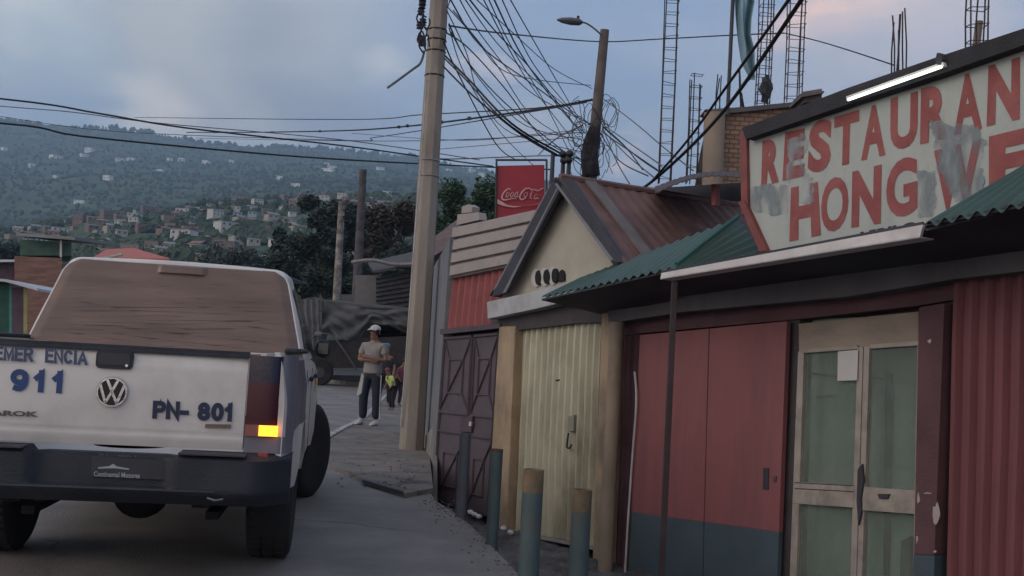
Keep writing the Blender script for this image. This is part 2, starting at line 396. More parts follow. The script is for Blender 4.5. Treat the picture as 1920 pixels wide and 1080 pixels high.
rub = M('tyre rubber', (.015, .015, .018), sc_=6, var=.2, rough=.85, bump=.3, dirt=(.045, .04, .036), dsc=4, damt=.4)
glass = M('dark car glass', (.012, .015, .018), rough=.08, bump=0, spec=.6)
chrome = M('chrome', (.62, .62, .64), rough=.16, metal=1, bump=.02)
alloy = M('alloy wheel', (.30, .30, .31), rough=.4, metal=.8, bump=.05)
bluelet = M('blue vinyl letters', (.025, .055, .17), var=.08, rough=.5, bump=.02)
dblet = M('dark blue vinyl letters', (.015, .022, .060), var=.08, rough=.5, bump=.02)
ZT, ZB = 1.275, .755
RA, FAX, WR = 1.12, 4.0, .41
def halfw(y, z):
    wv = .945
    if z < .62: wv -= (.62-z)*.16
    if z > 1.0: wv -= (z-1.0)**1.6*.30
    if y < .22: wv -= .055*(1-y/.22)**2
    if y > 4.5: wv -= .16*((y-4.5)/.75)**2
    for c in (RA, FAX):
        d = math.hypot(y-c, z-.40)
        if d < .62: wv += .02*max(0, min(1, (.62-d)/.14))
    return wv
def side(sx):
    m = MB(); ny, nz = 104, 22; y0, y1, z0 = .0, 5.2, .50; keep = {}; vs = []; fs = []
    def ztop(y): return 1.285 if y < 1.62 else lerp(1.285, 1.20, (y-1.62)/2.3) if y < 3.9 else lerp(1.20, 1.04, (y-3.9)/1.3)
    for j in range(nz+1):
        for i in range(ny+1):
            y = lerp(y0, y1, i/ny); z = lerp(z0, ztop(y), j/nz)
            for c in (RA, FAX):
                dy, dz = y-c, z-.40; d = math.hypot(dy, dz)
                if d < .455 and dz > -.02:
                    k = .455/max(d, .01)
                    if d > .36: y, z = c+dy*k, .40+dz*k
            vs.append(V((sx*halfw(y, z), y, z)))
    for j in range(nz):
        for i in range(ny):
            q = [j*(ny+1)+i, j*(ny+1)+i+1, (j+1)*(ny+1)+i+1, (j+1)*(ny+1)+i]
            cy = sum(vs[a].y for a in q)/4; cz = sum(vs[a].z for a in q)/4
            if any(math.hypot(cy-c, cz-.40) < .452 for c in (RA, FAX)): continue
            fs.append(tuple(q) if sx > 0 else tuple(q[::-1]))
    used = sorted({a for f in fs for a in f}); mp = {a: k for k, a in enumerate(used)}; k = len(used)
    vo = [vs[a] for a in used]; fo = [tuple(mp[a] for a in f) for f in fs]
    m.add(vo + [p - V((sx*.03, 0, 0)) for p in vo], fo + [tuple(a+k for a in f[::-1]) for f in fo])
    # close the rim all round
    ec = {}
    for f in fo:
        for a, b in zip(f, f[1:]+f[:1]): ec[(a, b)] = 1
    for (a, b) in ec:
        if (b, a) not in ec: m.f.append((b, a, a+k, b+k))
    return m
body = MB()
for sx in (-1, 1): s_ = side(sx); body.add(s_.v, s_.f)
# front end, bonnet and the panel between tailgate and cab base
def hood_ring(y, zt, hw):
    return [V((-hw, y, .55)), V((-hw, y, zt-.06)), V((-hw+.10, y, zt)), V((0, y, zt+.035)), V((hw-.10, y, zt)), V((hw, y, zt-.06)), V((hw, y, .55))]
body.loft([hood_ring(3.75, 1.22, .90), hood_ring(4.3, 1.19, .89), hood_ring(4.9, 1.11, .86), hood_ring(5.18, 1.0, .80), hood_ring(5.24, .80, .78)])
body.box((0, 1.60, .90), (1.80, .04, .74)); body.box((0, 2.7, .60), (1.72, 2.2, .25))
body.box((0, .82, .66), (1.50, 1.55, .08))
for sx in (-1, 1): body.box((sx*.76, .80, 1.0), (.03, 1.5, .55))
bo = body.build('body', white, truck, world=False, smooth=True)
# dark wheel wells and chassis
ch = MB()
for c in (RA, FAX):
    for sx in (-1, 1):
        ch.sheet(lambda u, v, c=c, sx=sx: V((sx*lerp(.58, .915, u), c+.462*math.cos(math.pi*v), .40+.462*math.sin(math.pi*v))), 2, 16, (0, 0, .01))
for sx in (-1, 1): ch.box((sx*.48, 2.4, .50), (.09, 4.6, .14)); ch.box((sx*.56, .35, .56), (.05, .55, .10))
ch.box((0, 2.6, .52), (1.0, 2.6, .16)); ch.box((0, .12, .56), (1.2, .12, .16))
ch.box((.0, 1.5, .50), (.5, .8, .14))
ch.box((0, 2.6, .44), (1.5, 3.6, .06)); ch.box((0, .55, .50), (1.25, .5, .05))  # underbody panels added to block light under the truck
co = ch.build('chassis_and_light_blocker', blk2, truck, world=False)
ax = MB(); ax.tube([(-.72, RA, .40), (.72, RA, .40)], .06, 12); ax.blob((0, RA-.02, .37), (.17, .20, .16), 16, 10)
for sx in (-1, 1):
    ax.box((sx*.50, RA-.05, .33), (.07, 1.15, .045)); ax.tube([(sx*.40, RA-.12, .36), (sx*.44, RA-.30, .66)], .03, 8)
    ax.blob((sx*.44, .50, .46), (.06, .06, .09), 10, 6)
ax.lathe([(.0, -.09), (.24, -.09), (.30, -.04), (.30, .06), (.20, .10), (0, .10)], (0, .62, .60), 20)
ax.build('rear_axle', blk2, truck, world=False, smooth=True)
ex = MB(); ex.tube(spline([(.30, 1.9, .42), (.34, .9, .44), (.36, .35, .50), (.40, .16, .47)], 5), .032, 12)
ex.build('exhaust_pipe', M('exhaust steel', (.06, .055, .05), metal=.6, rough=.6), truck, world=False, smooth=True)
# tailgate: slightly crowned skin with a pressed swage line
tg = MB()
def tgf(u, v):
    x = lerp(-.687, .687, u); z = lerp(ZB, ZT-.03, v)
    y = -.012*(1-(2*u-1)**4) - .012*math.sin(math.pi*v)
    if v > .86: y += .018*((v-.86)/.14)
    if v < .09: y += .010*(1-v/.09)
    y += .004*(1 if .14 < v < .165 else 0)
    return V((x, y, z))
tg.sheet(tgf, 24, 40, (0, .045, 0))
tgo = tg.build('tailgate', white, truck, world=False, smooth=True)
tgo['label'] = 'white tailgate with blue police lettering'
cp = MB()
cp.sheet(lambda u, v: V((lerp(-.69, .69, u), -.014+.055*v, ZT-.028+.028*math.sin(math.pi*min(1, v+.15)*.55))), 4, 6, (0, 0, -.012))
cp.box((0, .02, ZT-.012), (1.38, .05, .03))
cp.build('tailgate_cap', blk, tgo, world=False, smooth=True)
for sx in (-1, 1):
    rl = MB(); rl.box((sx*.905, .82, 1.297), (.075, 1.56, .03)); rl.build('bed_rail_cap', blk, truck, world=False, bevel=.012)
def tq(px, y=-.030): return [tpx(x, yy, y) for x, yy in px]
# handle recess
def rrect(cx, cz, w_, h_, r_, y, n=5):
    out = []
    for sx, sz, a0 in ((1, 1, 0), (-1, 1, 90), (-1, -1, 180), (1, -1, 270)):
        for k in range(n+1):
            a = rad(a0+90*k/n); out.append(V((cx+sx*(w_/2-r_)+r_*math.cos(a), y, cz+sz*(h_/2-r_)+r_*math.sin(a))))
    return out
hc = tpx(215, 675, -.026)
h = MB(); h.poly(rrect(hc.x, hc.z, .185, .092, .022, -.034), (0, .03, 0)); ho = h.build('tailgate_handle', blk, tgo, world=False, bevel=.003)
h = MB(); h.poly(rrect(hc.x, hc.z+.004, .160, .062, .018, -.038), (0, .01, 0)); h.build('pull_plate', M('handle plate', (.03, .034, .042), rough=.35, bump=.02), ho, world=False, bevel=.003)
h = MB(); h.lathe([(0, -.042), (.0075, -.042), (.0075, -.036), (0, -.036)], (hc.x+.065, 0, hc.z-.026), 10, 'y'); h.build('lock', chrome, ho, world=False)
def blocks(name, text, px, mat, parent, wt, gap=.30):
    m = MB(); block_on(m, text, tq(px, -.0305), wt, V((0, -1, 0)), gap); return m.build(name, mat, parent, world=False)
def letters(name, text, px, mat, parent, bold=.03, y=-.0285, space=1.0):
    m = MB(); letter_on(m, text, tq(px, y), bold, space); return m.build(name, mat, parent, world=False)
sbv = M('slate blue vinyl', (.055, .07, .13), var=.08, rough=.5, bump=.02)
blocks('lettering', 'EMER', [(-10, 648), (63, 651.5), (62, 679), (-11, 675)], sbv, tgo, .205, .36)
blocks('lettering', 'ENCIA', [(85, 653), (165, 659), (164, 685), (84, 680)], sbv, tgo, .205, .36)
blocks('number_marking', '911', [(20, 691), (124, 696), (121, 738), (17, 733)], bluelet, tgo, .25, .52)
blocks('unit_letters', 'PN-', [(287, 751), (355, 753.3), (353.5, 787.5), (285, 785)], dblet, tgo, .25, .34)
blocks('unit_number', '801', [(371, 754), (440, 756), (438, 791), (369.5, 788.5)], dblet, tgo, .25, .40)
letters('model_lettering', 'AMAROK', [(-62, 767), (73, 772), (72, 782), (-64, 777)], M('worn chrome letters', (.10, .095, .10), rough=.4, metal=.5), tgo, .05, -.0310)
m = MB(); q = tq([(385, 795), (433, 796), (432, 803), (384, 802)], -.027); m.poly(q, (0, .012, 0)); m.build('trim_badge', M('bronze badge', (.16, .12, .10), rough=.4, metal=.4), tgo, world=False)
# round emblem: ring with a V over a W
ec = tpx(210.5, 735, -.03); er = .080; em = MB()
rings = []
for k in range(40):
    a = 2*math.pi*k/40; cx, cz = math.cos(a), math.sin(a)
    rings.append([V((ec.x+cx*(er+dr), -.033+dy, ec.z+cz*(er+dr))) for dr, dy in ((0, 0), (-.004, -.010), (-.011, -.010), (-.014, 0))])
rings.append(rings[0]); em.loft(rings, cap=False)
def stroke(m, pts, w_, y, dep=.008):
    for a, b in zip(pts[:-1], pts[1:]):
        a, b = V(a), V(b); t = (b-a).normalized(); s = V((-t.y, t.x))*w_/2; e = t*w_*.2
        m.poly([V((ec.x+p.x*er, y, ec.z+p.y*er)) for p in (a-s-e, b-s+e, b+s+e, a+s-e)], (0, dep, 0))
vs_ = [(-.34, .78), (0, .06), (.34, .78)]; ws_ = [(-.74, .42), (-.36, -.70), (0, .02), (.36, -.70), (.74, .42)]
stroke(em, vs_, .17, -.0405); stroke(em, ws_, .17, -.0410)
disc = MB(); disc.lathe([(0, -.034), (er-.008, -.034), (er-.008, -.020), (0, -.020)], (ec.x, 0, ec.z), 36, 'y')
eo = disc.build('emblem', M('emblem backing', (.010, .011, .014), rough=.25, bump=0), tgo, world=False)
em.build('emblem_ring', chrome, eo, world=False, smooth=True)
# lamps, amber indicator lit
lens_r = M('dark red lamp lens', (.055, .008, .014), var=.15, rough=.16, bump=.02, spec=.6)
lens_b = M('smoked upper lens', (.020, .016, .036), var=.2, rough=.15, bump=.02, spec=.6)
amber = M('lit amber indicator', (.8, .3, .02), rough=.3, bump=0, emit=((1, .33, .015), 3.2))
amber2 = M('dim amber lens', (.20, .09, .085), rough=.2, bump=0, emit=((1, .10, .05), .02))
for sx in (-1, 1):
    def lampf(z0, z1, off=0):
        def f(u, v):
            x = lerp(.694, .868, u); z = lerp(z0, z1, v); y = -.020 + (.03*(max(0, u-.72)/.28)**2) - .010*math.sin(math.pi*min(1, u*1.1))
            return V((sx*x, y-off, z))
        return f
    lp = MB(); lp.sheet(lampf(.895, 1.12), 16, 6, (0, .05, 0)); lo = lp.build('tail_lamp', lens_r, truck, world=False, smooth=True)
    lp = MB(); lp.sheet(lampf(1.12, 1.262), 16, 6, (0, .05, 0)); lp.build('upper_lens', lens_b, lo, world=False, smooth=True)
    lp = MB(); lp.sheet(lampf(.835, .895), 16, 4, (0, .05, 0)); lp.build('lower_lens', amber2 if sx > 0 else lens_r, lo, world=False, smooth=True)
    if sx > 0:
        lp = MB(); lp.sheet(lambda u, v: V((lerp(.768, .866, u), -.036, lerp(.838, .893, v))), 2, 2, (0, .012, 0)); lp.build('lit_indicator', amber, lo, world=False)
    # rear corner panel below and behind the lamp
    cn = MB(); cn.sheet(lambda u, v: V((sx*lerp(.694, .942, u), -.005+.10*(max(0, u-.72)/.28)**2, lerp(.745, .834, v))), 16, 3, (0, .05, 0)); cn.sheet(lambda u, v: V((sx*lerp(.869, .944, u), .012+.10*u**2.2, lerp(.834, 1.27, v))), 8, 8, (0, .05, 0))
    cn.build('corner_panel', M('grey lilac reflection tone', (.15, .145, .18), rough=.4, var=.1, bump=.02), truck, world=False, smooth=True)  # bluish grey reflections on the white rear corner, put into its colour
    bp = MB()
    bp.sheet(lambda u, v: V((sx*(halfw(lerp(.10, 1.58, u), lerp(.86, 1.24, v))+.003), lerp(.10, 1.58, u), lerp(.86, 1.24, v))), 20, 6, (-sx*.002, 0, 0))
    bp.build('side_stripe', blue, truck, world=False, smooth=True)
# bumper with a step in the middle and plate recess
bm_ = MB()
def bump(u, v):
    x = lerp(-.945, .945, u); a = abs(x); z = lerp(.470, .742, v); y = -.145
    if a < .36: y += .055*(1-max(0, (a-.30)/.06)) if v > .32 else 0
    if v > .93: y += .10*(v-.93)/.07
    if a > .74: y += .20*((a-.74)/.205)**2
    if v < .25: y += .07*(1-v/.25)
    return V((x, y, z - (.030 if a < .36 and v > .9 else 0)))
bm_.sheet(bump, 80, 18, (0, .09, 0)); bmo = bm_.build('rear_bumper', blk, truck, world=False, smooth=True)
st = MB()
for x0, x1 in ((-.93, -.38), (.38, .72)): st.box(((x0+x1)/2, -.09, .738), (x1-x0, .13, .012))
st.box((0, -.125, .548), (1.15, .05, .010))
st.build('step_pad', M('scuffed plastic', (.045, .046, .055), rough=.7, bump=.4, bsc=200), bmo, world=False, bevel=.003)
pc = [(172, 855), (314, 864), (312, 900), (170, 893)]
m = MB(); m.poly(tq(pc, -.104), (0, .008, 0)); po = m.build('plate', M('dealer plate', (.030, .032, .040), rough=.5, bump=.02), bmo, world=False, bevel=.002)
pw = M('plate print', (.32, .33, .36), rough=.5, bump=0)
letters('plate_text', 'Continental Motores', [(176, 883.5), (262, 887), (262, 897), (176, 893)], pw, po, .015, -.1065)
m = MB(); m.add(tq([(184, 876), (205, 874), (212, 869.5), (219, 874.5), (242, 878.5), (242, 881), (215, 878), (184, 878.5)], -.1065), [(0, 1, 2, 3, 4, 5, 6, 7)]); m.build('plate_logo', pw, po, world=False)
letters('plate_top_text', 'H  L     HDN 4', [(186, 850), (256, 853), (256, 858), (186, 855)], M('faint print', (.09, .09, .11), bump=0), po, .01, -.1065)
m = MB(); m.tube([(.54, -.13, .515), (.58, -.14, .505), (.62, -.13, .512)], .008, 8); m.build('tow_eye', M('bright steel', (.16, .16, .18), metal=.9, rough=.4), bmo, world=False)
for sx in (-1, 1):
    m = MB(); m.box((sx*.80, -.02, .735), (.05, .10, .028)); m.build('reflector', M('reflector', (.3, .05, .04), rough=.2, bump=0), bmo, world=False)
# cab
CW = [(1.60, .0), (1.66, 0), (1.80, 1), (2.0, 2), (2.7, 3), (3.25, 4), (3.6, 5), (4.0, 6)]
def cabring(y, slant, wb, wr, zr, zb=1.24, n=26):
    pts = []
    prof = []
    for k in range(n+1):
        t = k/n                      # 0 belt right .. .5 roof centre
        if t < .36:
            q = t/.36; prof.append((lerp(wb, wr+.035, q**1.0) - .012*math.sin(math.pi*q)*-1, lerp(zb, zr-.085, q)))
        elif t < .56:
            q = (t-.36)/.20; a = q*math.pi/2; prof.append((wr+.035-.095*(1-math.cos(a)), zr-.085+.070*math.sin(a)))
        else:
            q = (t-.56)/.44; prof.append((lerp(wr-.06, 0, q), zr-.015+.015*math.sin(q*math.pi/2)))
    full = prof + [(-x, z) for x, z in prof[-2::-1]]
    return [V((x, y + slant*max(0, (z-zb))/(max(.05, zr-zb)), z)) for x, z in full]
ZR = 1.885
rings = [cabring(1.60, .30, .905, .70, ZR-.012), cabring(1.63, .30, .915, .715, ZR), cabring(1.90, .25, .918, .715, ZR+.012), cabring(2.6, 0, .918, .72, ZR+.02),
         cabring(3.15, -.05, .915, .70, ZR), cabring(3.9, -.75, .90, .66, ZR-.01)]
cb = MB(); cb.loft(rings); cb.smooth = True; cabo = cb.build('cab', white, truck, world=False, smooth=True)
# brown plastic film over the back of the cab, pulled tight in level wrinkles
film = M('brown plastic film', (.130, .080, .066), c2=(.168, .108, .088), sc_=3.0, rough=.30, bump=.15, bsc=10, st=(.5, 1, 3), spec=.5, dirt=(.10, .080, .078), dsc=1.2, damt=.4)
def filmf(u, v):
    zz = lerp(1.232, ZR-.034, v); q = max(0, (zz-1.24)/(ZR-.012-1.24))
    hwid = lerp(.898, .732, q); 
    if v > .86: hwid -= .055*((v-.86)/.14)**2
    x = lerp(-hwid, hwid, u); y = 1.60 + .30*q - .034
    e = min(1, 6*min(u, 1-u)+.15)*min(1, 8*(1-v)+.1)
    rdg = lambda a, b, c: 1-2*abs(mnoise.noise(V((a, b, c))))
    wv = .55*max(0, rdg(x*1.0, zz*19+x*1.2, 3.1))**3.5 + .4*max(0, rdg(x*1.6+5, zz*33-x*2, 7))**3.5 + mnoise.noise(V((x*.8, zz*13-x*2, 1)))*.5
    amp = .013*(.22+1.0*max(0, 1-abs(v-.38)*1.7))
    y += wv*amp*e
    cs = 1-max(0, abs(u*2-1)-.93)/.07
    y += .02*(1-cs)
    # the stop lamp shows under the film
    bx, bz = abs(x-.03), abs(zz-1.815)
    if bx < .16 and bz < .035: y -= .022*min(1, (.16-bx)/.012)*min(1, (.035-bz)/.012)
    return V((x, y, zz))
fm = MB(); fm.sheet(filmf, 110, 200, (0, .004, 0)); fo = fm.build('rear_window_film', film, cabo, world=False, smooth='all')
rim_ = []
for k in range(41):
    t_ = k/40
    if t_ < .32: p = filmf(0, t_/.32)
    elif t_ < .68: p = filmf((t_-.32)/.36, 1)
    else: p = filmf(1, 1-(t_-.68)/.32)
    rim_.append(V((p.x, p.y+.006, p.z)))
m = MB(); m.tube(rim_, .008, 8); m.build('window_trim', white, cabo, world=False, smooth='all')
fo['label'] = 'wrinkled brown plastic film covering the rear window'
# side glass
for sx in (-1, 1):
    def sg(y0, y1, s0=0, s1=0):
        def f(u, v):
            z = lerp(1.30, ZR-.135, v); q = (z-1.24)/(ZR-1.24); y = lerp(y0 + s0*q, y1 + s1*q, u)
            wx = lerp(.918, .755, min(1, (z-1.24)/(ZR-.085+.012-1.24)))+.012
            return V((sx*wx, y, z))
        return f
    for y0, y1, s0, s1 in ((1.86, 2.62, .28, 0), (2.70, 3.62, 0, -.55)):
        m = MB(); m.sheet(sg(y0, y1, s0, s1), 8, 8, (sx*.006, 0, 0)); m.build('side_window', glass, cabo, world=False, smooth=True)
    m = MB(); m.box((sx*.955, 3.35, 1.32), (.04, .10, .05)); m.blob((sx*1.005, 3.34, 1.33), (.065, .05, .08), 14, 9)
    mo = m.build('door_mirror', blk, truck, world=False, smooth=True)
    m = MB(); m.sheet(lambda u, v: V((sx*lerp(.965, 1.045, u), 3.284, lerp(1.285, 1.375, v))), 2, 2, (0, .01, 0)); m.build('mirror_glass', glass, mo, world=False)
    for y in (2.0, 3.0):
        m = MB(); m.box((sx*.962, y+.1, 1.10), (.03, .19, .035)); m.build('door_handle', blk, truck, world=False, bevel=.01)
    m = MB(); m.box((sx*.955, 3.78, 1.03), (.02, .09, .05)); m.build('side_indicator', M('lit side repeater', (.6, .3, .1), emit=((1, .42, .12), 3.0 if sx > 0 else 0.01), bump=0), truck, world=False, bevel=.005)
    for y in (1.62, 2.66, 3.72):
        m = MB(); m.box((sx*.9455, y, .84), (.004, .008, .66)); m.build('door_gap', blk2, truck, world=False)
m = MB(); m.sheet(lambda u, v: V((lerp(-.80, .80, u)*(1-.16*v), lerp(3.86, 3.22, v)+.02, lerp(1.27, ZR-.06, v)+.02)), 6, 6, (0, -.01, 0)); m.build('windscreen', glass, cabo, world=False)
for sx in (-1, 1):
    m = MB(); m.blob((sx*.64, 5.12, .92), (.16, .10, .09), 14, 8); m.build('headlight', M('headlight', (.5, .5, .52), rough=.1, bump=0), truck, world=False, smooth=True)
m = MB(); m.box((0, 5.25, .86), (.9, .03, .16)); m.build('grille', blk, truck, world=False)
# wheels
def wheel(sx, y, turn=0):
    cx = sx*(.80 if y < 2 else .86); tw = .255
    R_ = Matrix.Rotation(turn, 3, 'Z')
    m = MB(); r = WR
    prof = [(r*.60, -tw/2+.01), (r*.80, -tw/2-.008), (r*.93, -tw/2), (r*.985, -tw/2+.022), (r, -tw/2+.05)]
    full = prof + [(a, -b) for a, b in prof[::-1]]
    m.lathe(full, (0, 0, 0), 48, 'x')
    for k in range(48):
        a = 2*math.pi*k/48
        for off in (-.075, .0, .075):
            c = V((off, r*math.cos(a+off*.4), r*math.sin(a+off*.4))); m.box(c, (.058, .030, .012), Matrix.Rotation(a-math.pi/2, 3, 'X'))
    m.v = [R_ @ p + V((cx, y, r)) for p in m.v]
    wo_ = m.build('wheel', rub, truck, world=False, smooth=True)
    k_ = MB(); k_.lathe([(r*.61, sx*.085), (r*.64, sx*.112), (r*.60, sx*.116), (r*.56, sx*.06), (.0, sx*.05)], (0, 0, 0), 32, 'x')
    for s in range(5):
        a = 2*math.pi*s/5; k_.box(V((sx*.085, .125*math.cos(a), .125*math.sin(a))), (.03, .22, .05), Matrix.Rotation(a, 3, 'X'))
    k_.lathe([(0, sx*.06), (.05, sx*.06), (.045, sx*.11), (0, sx*.112)], (0, 0, 0), 16, 'x')
    k_.v = [R_ @ p + V((cx, y, r)) for p in k_.v]
    k_.build('rim', alloy, wo_, world=False, smooth=True)
for sx in (-1, 1): wheel(sx, RA); wheel(sx, FAX, rad(-20))
for sx in (-1, 1):
    m = MB(); m.sheet(lambda u, v: V((sx*lerp(.70, .93, u), RA-.46-.015*v, lerp(.56, .44, v))), 3, 4, (0, .006, 0)); m.build('mud_flap', blk, truck, world=False)

# ------------------------------------------------------------------ restaurant front
redp = M('red painted metal', (.225, .078, .082), sc_=2, var=.10, rough=.6, bump=.12, bsc=20, dirt=(.13, .065, .070), dsc=2.2, damt=.7, st=(1.3, 1.3, .22), dth=(.47, .70))
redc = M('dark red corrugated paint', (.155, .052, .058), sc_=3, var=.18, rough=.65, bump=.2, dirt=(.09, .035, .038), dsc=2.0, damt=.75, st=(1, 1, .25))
teal = M('dark teal paint', (.055, .082, .100), sc_=2, var=.15, rough=.6, bump=.2, dirt=(.07, .07, .07), dsc=3, damt=.4)
mar = M('maroon painted wall', (.105, .050, .060), sc_=2, var=.2, rough=.8, bump=.3, dirt=(.04, .03, .035), dsc=1.8, damt=.6)
greyb = M('grey concrete beam', (.115, .108, .115), sc_=2, var=.18, rough=.85, bump=.35, bsc=30, dirt=(.05, .045, .05), dsc=1.8, damt=.8, st=(1, 1, .35))
darkm = M('dark wall', (.038, .036, .046), sc_=2, var=.3, rough=.8, bump=.3)
alum = M('dull beige door frame', (.33, .29, .26), sc_=7, var=.12, rough=.5, bump=.1, metal=.1, dirt=(.10, .085, .075), dsc=5, damt=.7)
transom = M('beige plywood transom', (.27, .22, .18), sc_=2, var=.2, rough=.8, bump=.2, dirt=(.11, .085, .07), dsc=2.2, damt=.7, st=(.6, .6, 1.6))
base0 = FA.pt(1440, 1080, 0); base0.z = -.5
def B_(pts, off, th): return slab(FA, pts, off, th)
rest = thing('restaurant_building', 'restaurant front of red panels under a grey concrete beam with glazed doors', 'restaurant', base0)
# main volume behind the front
m = MB(); q = FA.q([(1166, 590), (2300, 430), (2300, 1500), (1150, 1130)], -.16); m.poly(q, -FA.n*5.5); m.build('wall', mar, rest)
m = MB(); B_pts = [(1137, 577), (1278, 549), (1589, 507), (1783, 484), (1920, 462), (2250, 410), (2250, 470), (1920, 508), (1783, 524), (1589, 556), (1278, 585), (1142, 606)]
m.poly(FA.q(B_pts, .16), -FA.n*.42); m.build('beam', greyb, rest, bevel=.01)
m = MB(); m.poly(FA.q([(1166, 600), (1500, 566), (1920, 510), (2250, 470), (2250, 500), (1920, 540), (1722, 573), (1500, 598), (1200, 625), (1166, 630)], .0), -FA.n*.14); m.build('lintel', mar, rest)  # maroon slab standing in for the band of shadow under the beam
m = MB(); slab(FA, [(1474, 598), (1500, 598), (1484, 1200), (1452, 1200)], -.02, .14, m); m.build('door_jamb', M('grey brown jamb', (.055, .048, .052), rough=.7, bump=.2), rest)
m = MB(); slab(FA, [(1722, 576), (1771, 568), (1752, 1042), (1713, 1040)], .10, .26, m); co_ = m.build('column', mar, rest, bevel=.008)
m = MB(); slab(FA, [(1713, 1040), (1752, 1042), (1745, 1400), (1705, 1400)], .102, .26, m); m.build('column_base', teal, co_)
chip = M('bare plaster chips', (.38, .33, .32), rough=.9, bump=.4)
m = MB(); random.seed(3)
for cx, cy, rx, ry in ((1743, 640, 4, 5), (1722, 935, 3, 12), (1755, 965, 7, 24), (1719, 1010, 2, 9), (1738, 925, 9, 2), (1753, 1034, 3, 3)):
    pp = [(cx+rx*math.cos(a)*random.uniform(.5, 1.1), cy+ry*math.sin(a)*random.uniform(.5, 1.1)) for a in [k*math.pi/5 for k in range(10)]]
    m = MB(); slab(FA, pp, .105, .004, m); m.build('peeled_paint', chip, co_)

m = MB(); slab(FA, [(1771, 560), (1789, 556), (1768, 1400), (1746, 1400)], -.04, .12, m); m.build('wall_gap', darkm, rest)
m = corr(FA, [(1789, 500), (2240, 420), (2200, 1500), (1768, 1400)], 13, .020, .03); m.build('corrugated_sheet', redc, rest, smooth=True)
m = corr(FA, [(1164, 612), (1202, 622), (1184, 1140), (1140, 1120)], 4, .014, -.03); m.build('corrugated_strip', M('dark maroon sheet', (.075, .035, .045), var=.2, rough=.7, bump=.2), rest, smooth=True)  # dark red is the strip's own colour
# sliding red panel door with its teal foot
pd = thing('sliding_door', 'wide flat red metal panel door with teal lower band, between corrugated strip and glazed doors', 'door', tuple(fp(1330, 1130, .06)))
def seg_panel(pts, mat, name, parent, off=.05):
    m = MB(); slab(FA, pts, off, .045, m); return m.build(name, mat, parent, bevel=.004)
leafl = seg_panel([(1200, 628), (1329, 616), (1319, 979), (1183, 960)], redp, 'door_leaf', pd); leafl['label'] = 'left leaf of the red panel door'
leafr = seg_panel([(1330.5, 616), (1475, 602), (1460, 998), (1320.5, 979)], redp, 'door_leaf', pd, .052); leafr['label'] = 'right leaf of the red panel door'
seg_panel([(1183, 960), (1319, 979), (1315, 1190), (1172, 1180)], teal, 'kick_panel', leafl, .0505)
seg_panel([(1320.5, 979), (1460, 998), (1452, 1200), (1316.5, 1190)], teal, 'kick_panel', leafr, .0525)
m = MB(); slab(FA, [(1431, 877), (1441, 878), (1440, 918), (1430, 917)], .060, .012, m); m.build('finger_pull', darkm, leafr)
m = MB(); slab(FA, [(1450, 893), (1455, 893), (1454, 903), (1449, 903)], .062, .012, m); m.build('keyhole_plate', M('dull steel', (.12, .10, .10), metal=.5, rough=.5), leafr)
# aluminium double door
dd = thing('glazed_door', 'beige aluminium double door with dusty greenish glass and a paper notice', 'door', tuple(fp(1610, 1240, 0)))
m = MB(); slab(FA, [(1497, 607), (1722, 584), (1722, 646), (1498, 659)], .02, .05, m); m.build('transom_panel', transom, dd, bevel=.004)
gl = bpy.data.materials.new('dusty door glass'); gl.use_nodes = True; t = gl.node_tree; b = t.nodes['Principled BSDF']
co2 = t.nodes.new('ShaderNodeTexCoord'); mp2 = t.nodes.new('ShaderNodeMapping'); mp2.inputs['Scale'].default_value = (1, 1, .5); t.links.new(co2.outputs['Object'], mp2.inputs[0])
nz_ = t.nodes.new('ShaderNodeTexNoise'); nz_.inputs['Scale'].default_value = 3.5; nz_.inputs['Detail'].default_value = 8; t.links.new(mp2.outputs[0], nz_.inputs[0])
rp2 = t.nodes.new('ShaderNodeMapRange'); rp2.inputs[1].default_value = .35; rp2.inputs[2].default_value = .75; rp2.inputs[3].default_value = .28; rp2.inputs[4].default_value = .72
t.links.new(nz_.outputs['Fac'], rp2.inputs[0]); t.links.new(rp2.outputs[0], b.inputs['Alpha'])
b.inputs['Base Color'].default_value = (.19, .225, .20, 1); b.inputs['Roughness'].default_value = .07; b.inputs['Specular IOR Level'].default_value = .9
gwall = M('mint green room wall', (.42, .62, .50), sc_=2, var=.15, rough=.7, dirt=(.06, .2, .13), dsc=2)
def leaf(name_lbl, st_l, st_r, gl_top, gl_bot, rail, par):
    lf = MB()
    for s in (st_l, st_r): slab(FA, s, .035, .05, lf)
    slab(FA, rail, .040, .05, lf); slab(FA, gl_top[0], .036, .05, lf)
    lo_ = lf.build('door_leaf', alum, par, bevel=.004); lo_['label'] = name_lbl
    for p in (gl_top[1], gl_bot): mm = MB(); slab(FA, p, .010, .006, mm); mm.build('pane', gl, lo_)
    return lo_
ll = leaf('left glazed leaf with the paper notice', [(1496, 659), (1507, 658), (1487, 1250), (1474, 1250)], [(1608, 651), (1618, 650), (1600, 1250), (1588, 1250)],
     ([(1507, 655), (1608, 647), (1608, 655), (1507, 662)], [(1505, 658), (1610, 650), (1601, 910), (1491, 906)]),
     [(1488, 945), (1600, 952), (1588, 1250), (1474, 1250)], [(1488, 903), (1601, 910), (1600, 952), (1486, 944)], dd)
rl_ = leaf('right glazed leaf with the dark latch', [(1619.5, 650), (1630, 649), (1610, 1250), (1601.5, 1250)], [(1720, 640), (1727, 640), (1718, 1250), (1708, 1250)],
     ([(1630, 646), (1722, 639), (1722, 648), (1630, 654)], [(1628, 650), (1722, 641), (1716, 920), (1619, 916)]),
     [(1616, 954), (1716, 963), (1708, 1250), (1606, 1250)], [(1619, 913), (1717, 920), (1716, 964), (1616, 957)], dd)
